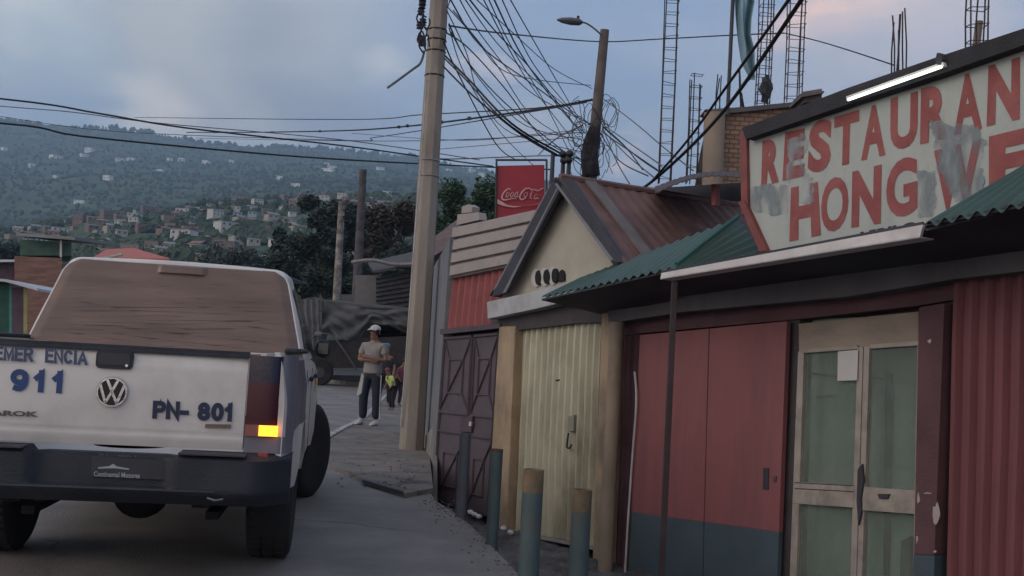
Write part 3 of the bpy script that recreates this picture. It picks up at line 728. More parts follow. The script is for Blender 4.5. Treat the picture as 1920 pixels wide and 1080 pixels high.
for y in (922, 933):
    m = MB(); slab(FA, [(1490, y-18), (1600, y-12), (1600, y-10.5), (1490, y-16.5)], .043, .003, m); m.build('rail_groove', darkm, ll)
m = MB(); slab(FA, [(1571, 659), (1609, 656), (1607, 713), (1570, 714)], .046, .002, m); m.build('paper_notice', M('white paper', (.5, .49, .49), var=.05, rough=.9, bump=.1), ll)
m = MB(); slab(FA, [(1608, 880), (1616, 870), (1619, 900), (1613, 935), (1615, 960), (1609, 985), (1606, 940)], .052, .02, m); m.build('door_pull', darkm, rl_)
m = MB(); slab(FA, [(1645, 926), (1668, 926), (1664, 935), (1648, 935)], .052, .02, m); m.build('latch', darkm, rl_)
m = MB()
Q = FA.q([(1480, 560), (1745, 545), (1745, 1300), (1470, 1300)], -.154)
for a, b_ in zip(Q, Q[1:]+Q[:1]): pass
# room behind the glass
rm = MB(); rm.poly(FA.q([(1485, 600), (1735, 590), (1730, 1300), (1475, 1300)], -.155), -FA.n*-.004)
rm.build('room_wall', gwall, dd)
for pts in ([(1660, 700), (1672, 700), (1664, 1080), (1656, 1080)], [(1632, 706), (1672, 710), (1672, 714), (1632, 710)], [(1509, 696), (1570, 705), (1570, 708), (1509, 700)], [(1689, 1015), (1708, 1005), (1706, 1200), (1684, 1200)], [(1530, 742), (1566, 740), (1566, 745), (1530, 746)]):
    m = MB(); slab(FA, pts, -.12, .02, m); m.build('shelf_edge' if abs(pts[0][0]-pts[1][0]) > 30 else 'shelf_post', darkm, dd)
# dark post and canopy with the white gutter
OFFG = .85
gpl = [(1238, 524), (1240, 510), (1400, 483), (1560, 455), (1720, 424), (1731, 421), (1722, 447), (1560, 475), (1400, 503)]
cn_ = thing('canopy', 'flat canopy above the restaurant front, its white metal gutter facing the street', 'canopy', tuple(fp(1480, 520, .4)))
m = MB(); q0 = FA.q([(1240, 512), (1731, 421), (1724, 446), (1238, 524)], OFFG); m.poly(q0, -FA.n*.02)
m.poly([q0[3], q0[2], q0[2]-FA.n*.12, q0[3]-FA.n*.12], (0, 0, .008)); gm = M('white sheet gutter', (.56, .53, .53), sc_=3, var=.10, rough=.45, bump=.1, dirt=(.30, .27, .26), dsc=2, damt=.6); m.build('gutter', gm, cn_)
q1 = FA.q([(1240, 516), (1731, 425)], OFFG-.03); q2 = FA.q([(1275, 560), (1783, 492)], .10)
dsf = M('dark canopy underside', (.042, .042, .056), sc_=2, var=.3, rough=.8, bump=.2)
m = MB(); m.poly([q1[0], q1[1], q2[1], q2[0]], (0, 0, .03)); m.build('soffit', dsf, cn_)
ps = MB(); a = fp(1265, 528, OFFG-.06); b2 = fp(1240, 1085, OFFG-.06); bb = a.copy(); bb.z = -.75; bb.x = lerp(a.x, b2.x, .6); bb.y = lerp(a.y, b2.y, .6)
ps.tube([bb, a], .031, 4); tag(ps.build('canopy_post', M('rusty brown post', (.045, .030, .032), sc_=4, var=.3, rough=.7, bump=.3), bevel=.004), 'slim rusty brown square post holding the white gutter in front of the red panel door', 'post')
# right canopy: dark rafters and green corrugated roof
green = M('green corrugated paint', (.046, .088, .078), sc_=3, var=.18, rough=.55, bump=.15, dirt=(.035, .06, .05), dsc=1.4, damt=.7, st=(1, 1, 1))
c2 = thing('canopy_roof', 'green corrugated canopy roof over the right end of the restaurant sign', 'canopy', tuple(fp(1850, 450, .4)))
Q = [fp(1926, 300, .06), fp(2220, 180, .06), fp(2240, 300, 1.15), fp(1745, 424, .55)]
Q = [fp(1922, 312, .10), fp(2300, 150, .10), fp(2320, 300, .95), fp(1735, 420, .95)]
def gf(u, v): 
    p = bil(Q, u, v); return p + V((0, 0, 1))*(.018*math.sin(u*16*2*math.pi))
m = MB(); m.sheet(gf, 16*8, 4, (0, 0, -.006)); m.build('roof_sheet', green, c2, smooth=True)
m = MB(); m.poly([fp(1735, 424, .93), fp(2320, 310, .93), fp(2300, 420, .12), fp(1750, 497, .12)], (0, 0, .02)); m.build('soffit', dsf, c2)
m = MB(); m.tube([fp(1740, 428, .88), fp(1925, 385, .88), fp(2320, 300, .88)], .028, 4); m.build('purlin', dsf, c2)
m = MB(); m.tube([fp(1800, 412, .70), fp(1800, 470, .2)], .02, 4); m.build('rafter', dsf, c2)
# green porch roof between gable house and sign
A_ = fp(1384, 409, -.02); Bp = fp(1268, 500, .80); Cp = fp(1016, 557, .80); Dp = fp(1088, 522, -.02)
pr = thing('porch_roof', 'small green corrugated porch roof with a ridge, wedged between cream gable house and restaurant sign', 'roof', tuple(fp(1240, 540, .4)))
print('porch', A_, Bp, Cp, Dp)
Q2 = [Dp, A_, Bp, Cp]
def gf2(u, v):
    p = bil(Q2, u, v); nn = V((0, 0, 1)); return p + nn*(.014*math.sin(u*17*2*math.pi))
m = MB(); m.sheet(gf2, 17*8, 4, (0, 0, -.006)); m.build('roof_sheet', green, pr, smooth=True)
E1 = fp(1436, 480, -.02); E2 = fp(1300, 512, .78)
Q3 = [A_ + V((0, 0, .002)), E1, E2, Bp + V((0, 0, .002))]
def gf3(u, v):
    p = bil(Q3, u, v); return p + V((0, 0, 1))*(.012*math.sin(u*6*2*math.pi))
m = MB(); m.sheet(gf3, 6*8, 4, (0, 0, -.006)); m.build('roof_sheet', green, pr, smooth=True)
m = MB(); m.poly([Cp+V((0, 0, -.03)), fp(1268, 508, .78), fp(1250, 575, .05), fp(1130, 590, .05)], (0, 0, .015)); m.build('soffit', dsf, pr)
m = MB(); m.tube([A_+V((0, 0, .02)), Bp+V((0, 0, .02))], .018, 6); m.build('ridge_cap', M('ridge green', (.02, .09, .07), rough=.5), pr)
# bits in the opening under the gutter
m = MB(); slab(FA, [(1278, 520), (1376, 505), (1376, 532), (1278, 548)], -.05, .02, m); slab(FA, [(1306, 512), (1313, 511), (1313, 548), (1306, 548)], .0, .02, m)
m.build('white_board', M('pale board', (.40, .39, .40), var=.1, rough=.7), rest)
m = MB(); slab(FA, [(1204, 556), (1212, 546), (1216, 560)], .0, .02, m); slab(FA, [(1378, 518), (1389, 516), (1389, 527), (1378, 530)], .0, .02, m); m.build('loose_board', MC['pale board'], rest)

# ------------------------------------------------------------------ sign
signm = M('greenish white sign paint', (.36, .385, .365), sc_=1.6, var=.07, rough=.6, bump=.1, dirt=(.22, .23, .22), dsc=2.2, damt=.65, st=(1, 1, .5))
sg_ = thing('restaurant_sign', 'large white sign with red hand painted RESTAURANT HONG WE letters, grey smears', 'sign', tuple(fp(1600, 470, .05)))
m = MB(); slab(FA, [(1398, 258), (1600, 189), (1920, 82), (2200, -12), (2200, 300), (1920, 420), (1740, 446), (1434, 470), (1400, 402)], .05, .06, m); m.build('board', signm, sg_)
m = MB(); slab(FA, [(1391, 240), (1480, 207), (1589, 165), (1757, 107), (1920, 53), (2210, -45), (2210, -5), (1920, 84), (1757, 141), (1600, 192), (1398, 261)], .14, .22, m)
m.build('roof_edge', M('black weathered fascia', (.022, .022, .028), sc_=3, var=.3, rough=.75, bump=.3, dirt=(.06, .045, .045), dsc=2, damt=.5), sg_)
m = MB(); slab(FA, [(1387, 250), (1399, 246), (1402, 398), (1390, 402)], .08, .10, m); slab(FA, [(1384, 378), (1395, 376), (1438, 470), (1424, 472)], .09, .06, m)
m.build('red_frame', M('red frame paint', (.20, .055, .05), rough=.6, bump=.2, dirt=(.1, .05, .05)), sg_)
redl = M('faded red letter paint', (.235, .064, .062), sc_=5, var=.15, rough=.7, bump=.1, dirt=(.36, .14, .13), dsc=4, damt=.5, dth=(.45, .7))
def sc5(pts): return [(1200+x/2.667, y/2.667) for x, y in pts]
for ch_, q_, bo_ in [
    ('R', sc5([(612, 705), (708, 685), (694, 910), (605, 936)]), .06), ('E', sc5([(726, 662), (825, 640), (820, 880), (712, 905)]), .06),
    ('S', sc5([(850, 612), (965, 585), (948, 852), (835, 868)]), .05), ('T', sc5([(972, 585), (1097, 548), (1090, 808), (966, 838)]), .04),
    ('A', sc5([(1112, 540), (1228, 508), (1226, 775), (1105, 803)]), .04), ('U', sc5([(1253, 492), (1390, 455), (1385, 730), (1250, 756)]), .04),
    ('R', sc5([(1405, 442), (1548, 410), (1548, 690), (1400, 722)]), .05), ('A', sc5([(1575, 385), (1700, 350), (1710, 642), (1568, 680)]), .04),
    ('N', sc5([(1742, 330), (1900, 283), (1898, 595), (1733, 632)]), .05), ('T', sc5([(1930, 275), (2080, 230), (2080, 545), (1930, 588)]), .04),
    ('H', [(1483, 352), (1533, 341), (1539, 441), (1480, 453)], .05), ('O', [(1541, 338), (1591, 326), (1590, 427), (1538, 440)], .03),
    ('N', [(1598, 322), (1653, 308), (1651, 419), (1596, 427)], .05), ('G', [(1662, 305), (1720, 289), (1720, 399), (1661, 414)], .04),
    ('W', [(1751, 283), (1840, 259), (1836, 384), (1752, 396)], .05), ('E', [(1854, 256), (1928, 238), (1928, 350), (1854, 364)], .06)]:
    m = MB(); letter_on(m, ch_, FA.q(q_, .0535), bo_); m.build('painted_letter', redl, sg_)
m = MB(); letter_on(m, 'VIRILO', FA.q([(1612, 435), (1720, 414), (1720, 436), (1612, 457)], .0535), .05); m.build('small_lettering', darkm, sg_)
# grey paint smears: cloudy edged patches over the board
def smear_mat(name, c, a=.85):
    m = bpy.data.materials.new(name); m.use_nodes = True; t = m.node_tree; b = t.nodes['Principled BSDF']
    b.inputs['Base Color'].default_value = (*c, 1); b.inputs['Roughness'].default_value = .8
    co = t.nodes.new('ShaderNodeTexCoord'); mp = t.nodes.new('ShaderNodeMapping'); mp.inputs['Scale'].default_value = (1, 1, .45)
    n = t.nodes.new('ShaderNodeTexNoise'); n.inputs['Scale'].default_value = 7; n.inputs['Detail'].default_value = 7
    g1 = t.nodes.new('ShaderNodeMapRange'); g1.inputs[1].default_value = .36; g1.inputs[2].default_value = .62; g1.inputs[4].default_value = a; g1.inputs[3].default_value = .05
    t.links.new(co.outputs['Object'], mp.inputs[0]); t.links.new(mp.outputs[0], n.inputs[0]); t.links.new(n.outputs['Fac'], g1.inputs[0]); t.links.new(g1.outputs[0], b.inputs['Alpha']); return m
sm1 = smear_mat('grey smear', (.20, .24, .26), 1.0); sm2 = smear_mat('pale smear', (.30, .33, .36), .75)
random.seed(11)
def rough_patch(pts, off, mat, jit=3.0):
    out = []
    for (x0, y0), (x1, y1) in zip(pts, pts[1:]+pts[:1]):
        for k in range(6):
            t = k/6; out.append((lerp(x0, x1, t)+random.uniform(-jit, jit), lerp(y0, y1, t)+random.uniform(-jit, jit)))
    m = MB(); m.v = [p for p in FA.q(out, off)]; m.f = [tuple(tr) for tr in tessellate_polygon([m.v])]; m.build('paint_smear', mat, sg_)
rough_patch([(1400, 352), (1435, 345), (1480, 350), (1483, 372), (1475, 398), (1450, 405), (1420, 398), (1400, 385)], .0560, sm1)
rough_patch([(1478, 262), (1508, 250), (1520, 268), (1502, 300), (1516, 330), (1530, 340), (1525, 376), (1498, 382), (1490, 350), (1476, 340)], .0563, sm2, 5)
rough_patch([(1740, 222), (1790, 235), (1822, 232), (1850, 268), (1838, 300), (1845, 340), (1828, 380), (1790, 375), (1770, 345), (1755, 310), (1752, 260)], .0566, sm1, 5)
rough_patch([(1720, 320), (1752, 322), (1756, 380), (1748, 405), (1722, 410), (1716, 360)], .0569, sm1, 3)
rough_patch([(1500, 215), (1560, 205), (1545, 222), (1490, 240)], .0572, sm2, 4)
rough_patch([(1740, 235), (1765, 222), (1800, 262), (1790, 285), (1760, 270)], .0575, sm2, 3)
m = MB(); slab(FA, [(1589, 440), (1560, 447), (1700, 418), (1700, 421), (1560, 451)], .055, .002, m)
# lit tube lamp
tl = thing('tube_lamp', 'lit white fluorescent tube fixed under the black edge above the sign', 'lamp', tuple(fp(1677, 160, .32)))
m = MB(); m.tube([fp(1590, 187, .20), fp(1765, 125, .20)], .010, 10); m.build('tube', M('lit tube', (.9, .95, .9), emit=((.93, 1, .90), 2.2), bump=0), tl, smooth=True)
m = MB(); slab(FA, [(1586, 181), (1768, 116), (1770, 124), (1588, 189)], .175, .03, m); m.build('batten', M('lamp batten', (.5, .5, .48), rough=.5), tl)
m = MB(); slab(FA, [(1753, 112), (1757, 99), (1762, 99), (1767, 111), (1763, 122), (1755, 120)], .18, .05, m); m.build('bracket', darkm, tl)
# hanging white cable
m = MB(); m.tube(spline([fp(x, y, .075) for x, y in [(1190, 697), (1193, 735), (1192, 777), (1187, 840), (1183, 897), (1176, 1000), (1170, 1110)]], 4), .010, 6)
tag(m.build('hanging_cable', M('white cable', (.42, .40, .42), rough=.5), smooth=True), 'thin white cable hanging down beside the left edge of the red panel door', 'cable')

# ------------------------------------------------------------------ cream gable house
cream = M('cream plaster', (.36, .34, .29), sc_=1.4, var=.08, rough=.85, bump=.2, bsc=40, dirt=(.25, .22, .17), dsc=1.3, damt=.5)
yel = M('yellow corrugated paint', (.46, .44, .34), sc_=3, var=.12, rough=.6, bump=.15, dirt=(.15, .13, .085), dsc=1.3, damt=.85, st=(1, 1, .35), dth=(.46, .66))
peach = M('peach pilaster paint', (.36, .27, .18), sc_=2, var=.12, rough=.8, bump=.3, dirt=(.12, .095, .075), dsc=1.4, damt=.85, st=(1, 1, .7), dth=(.46, .66))
blkw = M('dark painted bargeboard', (.032, .033, .045), sc_=4, var=.3, rough=.6, bump=.3, st=(1, 1, .3))
rust = M('rusty red corrugated roof', (.125, .066, .058), sc_=4, var=.25, rough=.7, bump=.3, dirt=(.24, .15, .125), dsc=2.4, damt=.55, dth=(.56, .70), st=(1, 1, .4))
house = thing('gable_house', 'small cream gable fronted house with rusty red roof, yellow corrugated doors below', 'house', tuple(fp(1040, 1000, 0)))
SD = -FA.n                                      # into the building
m = MB(); slab(FA, [(938, 556), (1047, 352), (1166, 520), (1166, 560), (938, 575)], -.02, .12, m)
m.poly(FA.q([(940, 600), (1128, 570), (1125, 640), (940, 640)], -.10), SD*.2)
m.build('gable_wall', cream, house)
m = MB(); q = FA.q([(934, 600), (1150, 570), (1135, 1040), (918, 960)], -.22); m.poly(q, SD*2.4); m.build('side_wall', greyb, house)
bl = MB(); slab(FA, [(1047, 336), (1056, 345), (948, 548), (938, 552), (922, 556), (924, 548), (1038, 336)], .14, .05, bl); b1 = bl.build('bargeboard', blkw, house, bevel=.004)
bl = MB(); slab(FA, [(1034, 334), (1043, 332), (1069, 336), (1170, 492), (1150, 492)], .14, .05, bl); bl.build('bargeboard', blkw, house, bevel=.004)
for pts, o in (([(1030, 348), (1034, 344), (930, 540), (924, 545)], .143), ([(1044, 352), (1048, 349), (948, 548), (942, 550)], .143), ([(1040, 345), (1044, 343), (1150, 487), (1144, 489)], .143)):
    m = MB(); slab(FA, pts, o, .012, m); m.build('board_edge', M('grey board edge', (.16, .16, .18), rough=.6), b1)
# roof slopes run back from the gable
def roofslope(name, px0, px1, depth, ribs, mat, parent, amp=.012, sag=0):
    a, b = fp(*px0, .14), fp(*px1, .14); Qr = [a, a+SD*depth, b+SD*depth, b]; nn = (Qr[1]-Qr[0]).cross(Qr[3]-Qr[0]).normalized()
    if nn.z < 0: nn = -nn
    def f(u, v): return bil(Qr, u, v) + nn*(amp*math.sin(u*ribs*2*math.pi)+.01 + sag*math.sin(math.pi*u) + .012*mnoise.noise(bil(Qr, u, v)*2))
    m = MB(); m.sheet(f, ribs*6, 10, -nn*.006); return m.build(name, mat, parent, smooth=True)
roofslope('roof', (1050, 336), (1180, 508), 2.9, 20, rust, house, .0065)
roofslope('roof', (1050, 334.5), (918, 556), 2.9, 20, rust, house, .0065)
m = MB(); a, b = fp(1050, 331, .14), fp(1180, 503, .14)
m.poly([a+SD*.28, a+SD*.42, b+SD*.42, b+SD*.28], (0, 0, .03)); m.build('verge_strip', M('grey weathered verge', (.13, .11, .105), rough=.8, dirt=(.08, .06, .06)), house)
m = MB(); m.tube([a+V((0, 0, .0)), a+SD*2.9], .035, 6); m.build('ridge_cap', rust, house)
m = MB()
mbo = M('pale grey painted board', (.36, .37, .38), sc_=2, var=.1, rough=.7, bump=.2, dirt=(.16, .15, .15), dsc=1.8, damt=.7, dth=(.45, .65))
slab(FA, [(913, 566), (990, 549), (1080, 526), (1150, 520), (1150, 545), (1072, 563), (1000, 580), (914, 598)], .20, .24, m); m.build('eave_board', mbo, house, bevel=.006)
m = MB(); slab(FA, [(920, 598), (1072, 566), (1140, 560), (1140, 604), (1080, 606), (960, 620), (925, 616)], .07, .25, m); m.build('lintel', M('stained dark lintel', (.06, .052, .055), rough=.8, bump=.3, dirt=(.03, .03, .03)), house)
# three oval vents with light rims and an arched hole
def ring_px(cx, cy, rx, ry, n=18): return [(cx+rx*math.cos(2*math.pi*k/n), cy+ry*math.sin(2*math.pi*k/n)) for k in range(n)]
rimm = M('pale plaster rim', (.42, .42, .42), var=.08, rough=.8); holem = M('dark vent hole', (.012, .011, .012), rough=.9, bump=0)
for k, (cx, cy, rx, ry) in enumerate([(1007, 521, 9, 17), (1023, 519, 10, 17), (1038, 517, 9, 17)]):
    m = MB(); slab(FA, ring_px(cx-2, cy, rx, ry), .0, .05, m); vo = m.build('vent', rimm, house)
    m = MB(); slab(FA, ring_px(cx+1.5, cy, rx*.62, ry*.82), .006, .04, m); m.build('vent_hole', holem, vo)
m = MB(); slab(FA, [(1046.5, 529), (1047, 516), (1049, 509), (1052.5, 505.5), (1056, 508), (1058, 515), (1058, 527)], .0, .03, m); m.build('arched_vent', holem, house)
# pilasters
m = MB(); slab(FA, [(936, 612), (966, 611), (949, 1010), (912, 1000)], .10, .22, m); m.build('pilaster', peach, house, bevel=.02)
m = MB(); slab(FA, [(1128, 580), (1146, 577), (1150, 606), (1134, 1060), (1110, 1052)], .10, .25, m); m.build('pilaster', peach, house, bevel=.015)
pt_ = fp(1157, 604, .16); pb_ = fp(1130, 1070, .16); tb = pt_.copy(); tb.z = pb_.z - .1; 
m = MB(); m.tube([tb, pt_], .066, 20); tag(m.build('round_post', M('peach grey post', (.25, .20, .155), sc_=3, var=.2, rough=.8, bump=.3, dirt=(.08, .07, .07), dsc=2, damt=.8, st=(1, 1, .5)), smooth=True), 'round peach grey post at the corner between yellow doors and red restaurant wall', 'post')
# yellow corrugated doors
yd = thing('shutter_door', 'pair of faded yellow corrugated metal doors with a hanging latch', 'door', tuple(fp(1030, 1010, 0)))
m = corr(FA, [(966, 612), (1077, 600), (1062, 1013), (946, 990)], 10, .020, .0); l1 = m.build('door_leaf', yel, yd, smooth=True); l1['label'] = 'left yellow door leaf'
m = corr(FA, [(1078, 600), (1128, 596), (1112, 1024), (1063, 1013)], 4, .020, .008); l2 = m.build('door_leaf', yel, yd, smooth=True); l2['label'] = 'right yellow door leaf'
m = MB(); slab(FA, [(1065, 781), (1076, 778), (1075, 808), (1065, 810)], .05, .04, m); la = m.build('latch_plate', M('pale latch', (.22, .205, .17), rough=.5, dirt=(.1, .08, .06)), l2)
m = MB(); m.tube(spline([fp(x, y, .06) for x, y in [(1066, 812), (1064, 826), (1063, 838), (1068, 840), (1072, 834)]], 4), .010, 6); m.build('hook', darkm, l2)
m = MB(); slab(FA, [(1042, 712), (1049, 711), (1049, 714), (1042, 715)], .025, .01, m); m.build('letter_slot', holem, l1)
m = MB(); slab(FA, [(944, 992), (1112, 1026), (1112, 1031), (944, 997)], .04, .10, m); m.build('threshold', M('worn threshold', (.3, .29, .27), rough=.8, dirt=(.1, .1, .1)), yd)
# wall cable pipe on the roof
wp = fp(1085, 352, .14)
m = MB(); m.tube(spline([a+SD*.25+V((0, 0, -.10)), a+SD*.6+V((0, 0, -.12)), a+SD*1.1+V((0, 0, -.20)), a+SD*1.6+V((0, 0, -.10))], 5), .012, 5); tag(m.build('roof_cable', M('loose grey cable', (.15, .12, .12))), 'loose grey cable lying over the rusty red roof', 'cable')

# ------------------------------------------------------------------ gate and panels left of the house
gm_ = M('purple brown gate paint', (.085, .066, .080), sc_=4, var=.12, rough=.55, bump=.15, dirt=(.045, .038, .042), dsc=1.8, damt=.5)
gm2 = M('gate bars', (.070, .052, .064), sc_=4, var=.15, rough=.5, bump=.1)
gate = thing('metal_gate', 'purple brown double metal gate with crossed bars and framed panels', 'gate', tuple(fp(870, 960, 0)))
m = MB(); slab(FA, [(825, 617), (938, 606), (938, 615), (825, 627)], .09, .16, m); m.build('lintel', gm2, gate)
def gl_(px): return [(760+x/2.077, 560+y/2.077) for x, y in px]
GT = dict(a=[(150, 150), (262, 140), (228, 818), (106, 778)], b=[(266, 140), (366, 130), (322, 852), (232, 820)])
for key, lab in (('a', 'left gate leaf'), ('b', 'right gate leaf')):
    qd = gl_(GT[key]); m = MB(); slab(FA, qd, .0, .03, m); lo2 = m.build('gate_leaf', gm_, gate); lo2['label'] = lab
    P3 = [V((*p, 0)) for p in qd]
    def gp(u, v): p = bil(P3, u, v); return fp(p.x, p.y, .012)
    def bar(u0, v0, u1, v1, r=.014, nm='bar'):
        m = MB(); m.tube([gp(u0, v0), gp(u1, v1)], r, 4); m.build(nm, gm2, lo2)
    for e in ((.03, .01, .03, .99), (.97, .01, .97, .99), (.03, .01, .97, .01), (.03, .99, .97, .99), (.03, .46, .97, .46), (.03, .575, .97, .575)): bar(*e, .018)
    # upper panel
    for u0, v0, u1, v1 in ((.25, .14, .72, .14), (.25, .34, .72, .34), (.25, .14, .25, .34), (.72, .14, .72, .34), (.25, .34, .72, .14), (.03, .44, .25, .34), (.72, .14, .95, .02), (.03, .02, .25, .14), (.72, .34, .95, .44)): bar(u0, v0, u1, v1, .010)
    for u0, v0, u1, v1 in ((.25, .70, .68, .70), (.25, .90, .68, .90), (.25, .70, .25, .90), (.68, .70, .68, .90), (.25, .90, .68, .70), (.68, .70, .95, .60), (.03, .98, .25, .90)): bar(u0, v0, u1, v1, .010)
m = MB(); slab(FA, gl_([(214, 462), (262, 456), (256, 520), (212, 516)]), .03, .03, m); m.build('lock_box', gm2, gate)
m = MB(); slab(FA, gl_([(248, 480), (256, 479), (254, 496), (247, 496)]), .05, .02, m); m.build('padlock', M('pale padlock', (.5, .42, .42), rough=.4), gate)
g2 = thing('corrugated_wall', 'upright red corrugated sheets topped by pale level ribbed cladding above the gate', 'wall', tuple(fp(890, 610, 0)))
m = corr(FA, [(851, 522), (950, 502), (945, 608), (841, 618)], 8, .022, -.02); o = m.build('red_sheet', M('faded red sheet', (.24, .065, .065), var=.15, rough=.6, bump=.15, dirt=(.16, .06, .06)), g2, smooth=True)
def clad(u, v):
    Qc = clad.Q; p = bil(Qc, u, v); k = v*4; fr = k-math.floor(k); return p + FA.n*(.035*(1 if fr < .78 else -.6))
clad.Q = FA.q([(853, 428), (1010, 394), (960, 500), (847, 523)], .02)
m = MB(); m.sheet(clad, 2, 64, -FA.n*.01); m.build('ribbed_cladding', M('pale grey cladding', (.30, .27, .26), sc_=2, var=.12, rough=.7, bump=.2, dirt=(.14, .12, .12), dsc=2, damt=.7), g2)
m = MB(); slab(FA, [(858, 402), (897, 398), (899, 412), (856, 422)], .05, .1, m); m.build('capping_piece', MC['pale grey cladding'], g2)
m = MB(); slab(FA, [(866, 388), (878, 383), (886, 388), (884, 398), (865, 400)], .05, .1, m); m.build('capping_piece', MC['pale grey cladding'], g2)
m = MB(); slab(FA, [(843, 447), (852, 440), (846, 620), (834, 622)], -.06, .1, m); m.build('dark_post', darkm, g2)
# grey side wall running off along the lane
wb = FA.pt(815, 935, 0); WP = Plane(wb - FD*.02, gd)
def corner(x, y): return WP.pt(x, y, .03)
m = MB(); pts = [corner(843, 447), corner(797, 528), corner(780, 870), corner(778, 905), corner(808, 950)]
m.poly(pts, -WP.n*.12)
tag(m.build('side_wall', M('blue grey render', (.135, .145, .165), sc_=2, var=.12, rough=.85, bump=.3, bsc=25, dirt=(.20, .19, .19), dsc=1.1, damt=.6, dth=(.5, .7)), bevel=.01), 'tall blue grey wall with a slanting top, between utility pole and metal gate', 'wall')
m = MB(); m.poly([WP.pt(x, y, .06) for x, y in [(812, 800), (796, 820), (784, 870), (782, 912), (812, 945)]], -WP.n*.05); m.build('x', M('worn render foot', (.20, .19, .185), sc_=3, var=.25, rough=.9, bump=.5)); o = bpy.data.objects['x']; o.name = 'plinth'
tag(o, 'worn pale render patch at the foot of the blue grey wall', 'plinth')
# back of these buildings (side volumes)
m = MB(); m.poly(FA.q([(838, 625), (940, 610), (930, 960), (815, 930)], -.12), SD*2.2); tag(m.build('yard_wall', darkm), 'dark yard wall behind the purple brown gate', 'wall')
# ------------------------------------------------------------------ bollards
bolm = M('teal grey bollard paint', (.052, .080, .086), sc_=5, var=.15, rough=.6, bump=.2, dirt=(.10, .075, .055), dsc=3, damt=.6, dth=(.5, .68))
botm = M('worn ochre band', (.15, .108, .066), sc_=8, var=.3, rough=.8, bump=.3, dirt=(.05, .05, .045), dsc=7, damt=.8)
for x, yt, yb, wpx, lab, topm in ((873, 812, 990, 21, 'plain grey steel bollard nearest the metal gate', None), (932, 842, 1044, 23, 'teal bollard with a rusty rim in front of the peach pilaster', 1),
                            (1001, 880, 1150, 39, 'thick teal bollard with ochre band in front of the yellow doors', 2), (1092, 918, 1200, 37, 'thick teal bollard with bright ochre top, nearest the round post', 3)):
    zb = -.10; xb = x-5
    if yb > 1080:
        d = 2000*.115/wpx; pt = D(x, yt, d)
    else:
        bp_ = G(xb, yb, zb); d = (bp_-CAM).dot(F); pt = D(x, yt, d)
    r_ = wpx/2000*d/2; zt = pt.z
    th_ = thing('bollard', lab, 'bollard', (pt.x, pt.y, -.35), 0, 'bollards along the road edge')
    cut = 0 if topm is None else (.02 if topm == 1 else .125)
    m = MB(); m.lathe([(r_, 0), (r_, zt+.35-cut)] + ([(r_*.86, zt+.35), (r_*.85, zt+.27)] if not cut else []), (pt.x, pt.y, -.35), 28); bp2 = m.build('pipe', bolm if topm else M('grey bollard paint', (.075, .085, .098), var=.15, rough=.6, bump=.2, dirt=(.12, .1, .09), dsc=3), th_, smooth=True)
    if cut:
        m = MB(); m.lathe([(r_*1.003, zt-cut), (r_*1.003, zt), (r_*.86, zt), (r_*.84, zt-.06), (0, zt-.06)], (pt.x, pt.y, 0), 28); m.build('painted_top', botm if topm > 1 else M('rust rim', (.09, .055, .04), rough=.8), th_, smooth=True)
# litter along the gutter
random.seed(5)
for k, (x, y) in enumerate([(806, 932), (882, 960), (889, 964), (898, 968), (944, 990), (957, 998)]):
    p = FA.pt(x, y, .35); p.z = min(p.z, -.30); p = G(x, y, -.33)
    m = MB(); m.blob(p, (.035, .025, .022), 7, 5, .006)
    tag(m.build('litter', M('white litter', (.55, .55, .57), rough=.6), smooth=False), ['crumpled white scrap below the grey wall', 'white scrap of litter by the gate foot', 'white scrap of litter by the gate foot', 'white scrap of litter by the gate foot', 'white scrap of litter below the peach pilaster', 'white scrap of litter below the yellow doors'][k], 'litter', 'scraps of litter along the gutter')

# ------------------------------------------------------------------ hills
def interp(x, tab):
    if x <= tab[0][0]: return tab[0][1]
    for (a, b), (c, d) in zip(tab[:-1], tab[1:]):
        if x <= c: return b + (d-b)*(x-a)/(c-a)
    return tab[-1][1]
SKY = [(-1200, 262), (-400, 236), (0, 228), (100, 233), (200, 240), (300, 254), (400, 272), (600, 279), (780, 296), (925, 326), (1200, 350), (1500, 380), (2200, 420), (3400, 470)]
NEAR = [(-1200, 440), (0, 436), (90, 424), (160, 412), (240, 400), (330, 392), (430, 380), (540, 374), (640, 368), (800, 372), (950, 385), (1300, 430), (2200, 520), (3400, 560)]
def horizon_y(x): return 540 + 140*math.cos(0) + math.tan(ROLL)*(x-960)
def hill_px(x, r):
    hy = horizon_y(x); n, s = interp(x, NEAR), interp(x, SKY)
    return interp(math.log(r), [(math.log(95), hy-4), (math.log(150), lerp(hy, n, .18)), (math.log(300), lerp(hy, n, .62)), (math.log(620), n), (math.log(760), n+5),
        (math.log(1250), n+3), (math.log(1500), lerp(n, s, .28)), (math.log(3000), s), (math.log(3600), s+14), (math.log(5000), s+90)])
def dir_px(x):
    r = ray(x, horizon_y(x)); r.z = 0; return r.normalized()
def az_to_px(a):   # azimuth from +Y
    return 960 + FPX*math.tan(a)/1.0
def hill_pt(x, r, bump=True):
    y = hill_px(x, r); rr = ray(x, y); hl = math.hypot(rr.x, rr.y); p = CAM + rr*(r/hl)
    if bump:
        k = min(1, max(0, (r-120)/300)); k2 = min(1, max(0, (r-900)/900))
        p.z += k*(3.0*mnoise.noise(V((p.x/60, p.y/60, 0))) + 1.6*mnoise.noise(V((p.x/17, p.y/17, 3)))) + k2*(11*mnoise.noise(V((p.x/260, p.y/260, 5))) + 6*mnoise.noise(V((p.x/75, p.y/75, 9))) + 3.0*mnoise.noise(V((p.x/28, p.y/28, 2))))
    return p
hm = bpy.data.materials.new('wooded hillside'); hm.use_nodes = True; t = hm.node_tree; b = t.nodes['Principled BSDF']
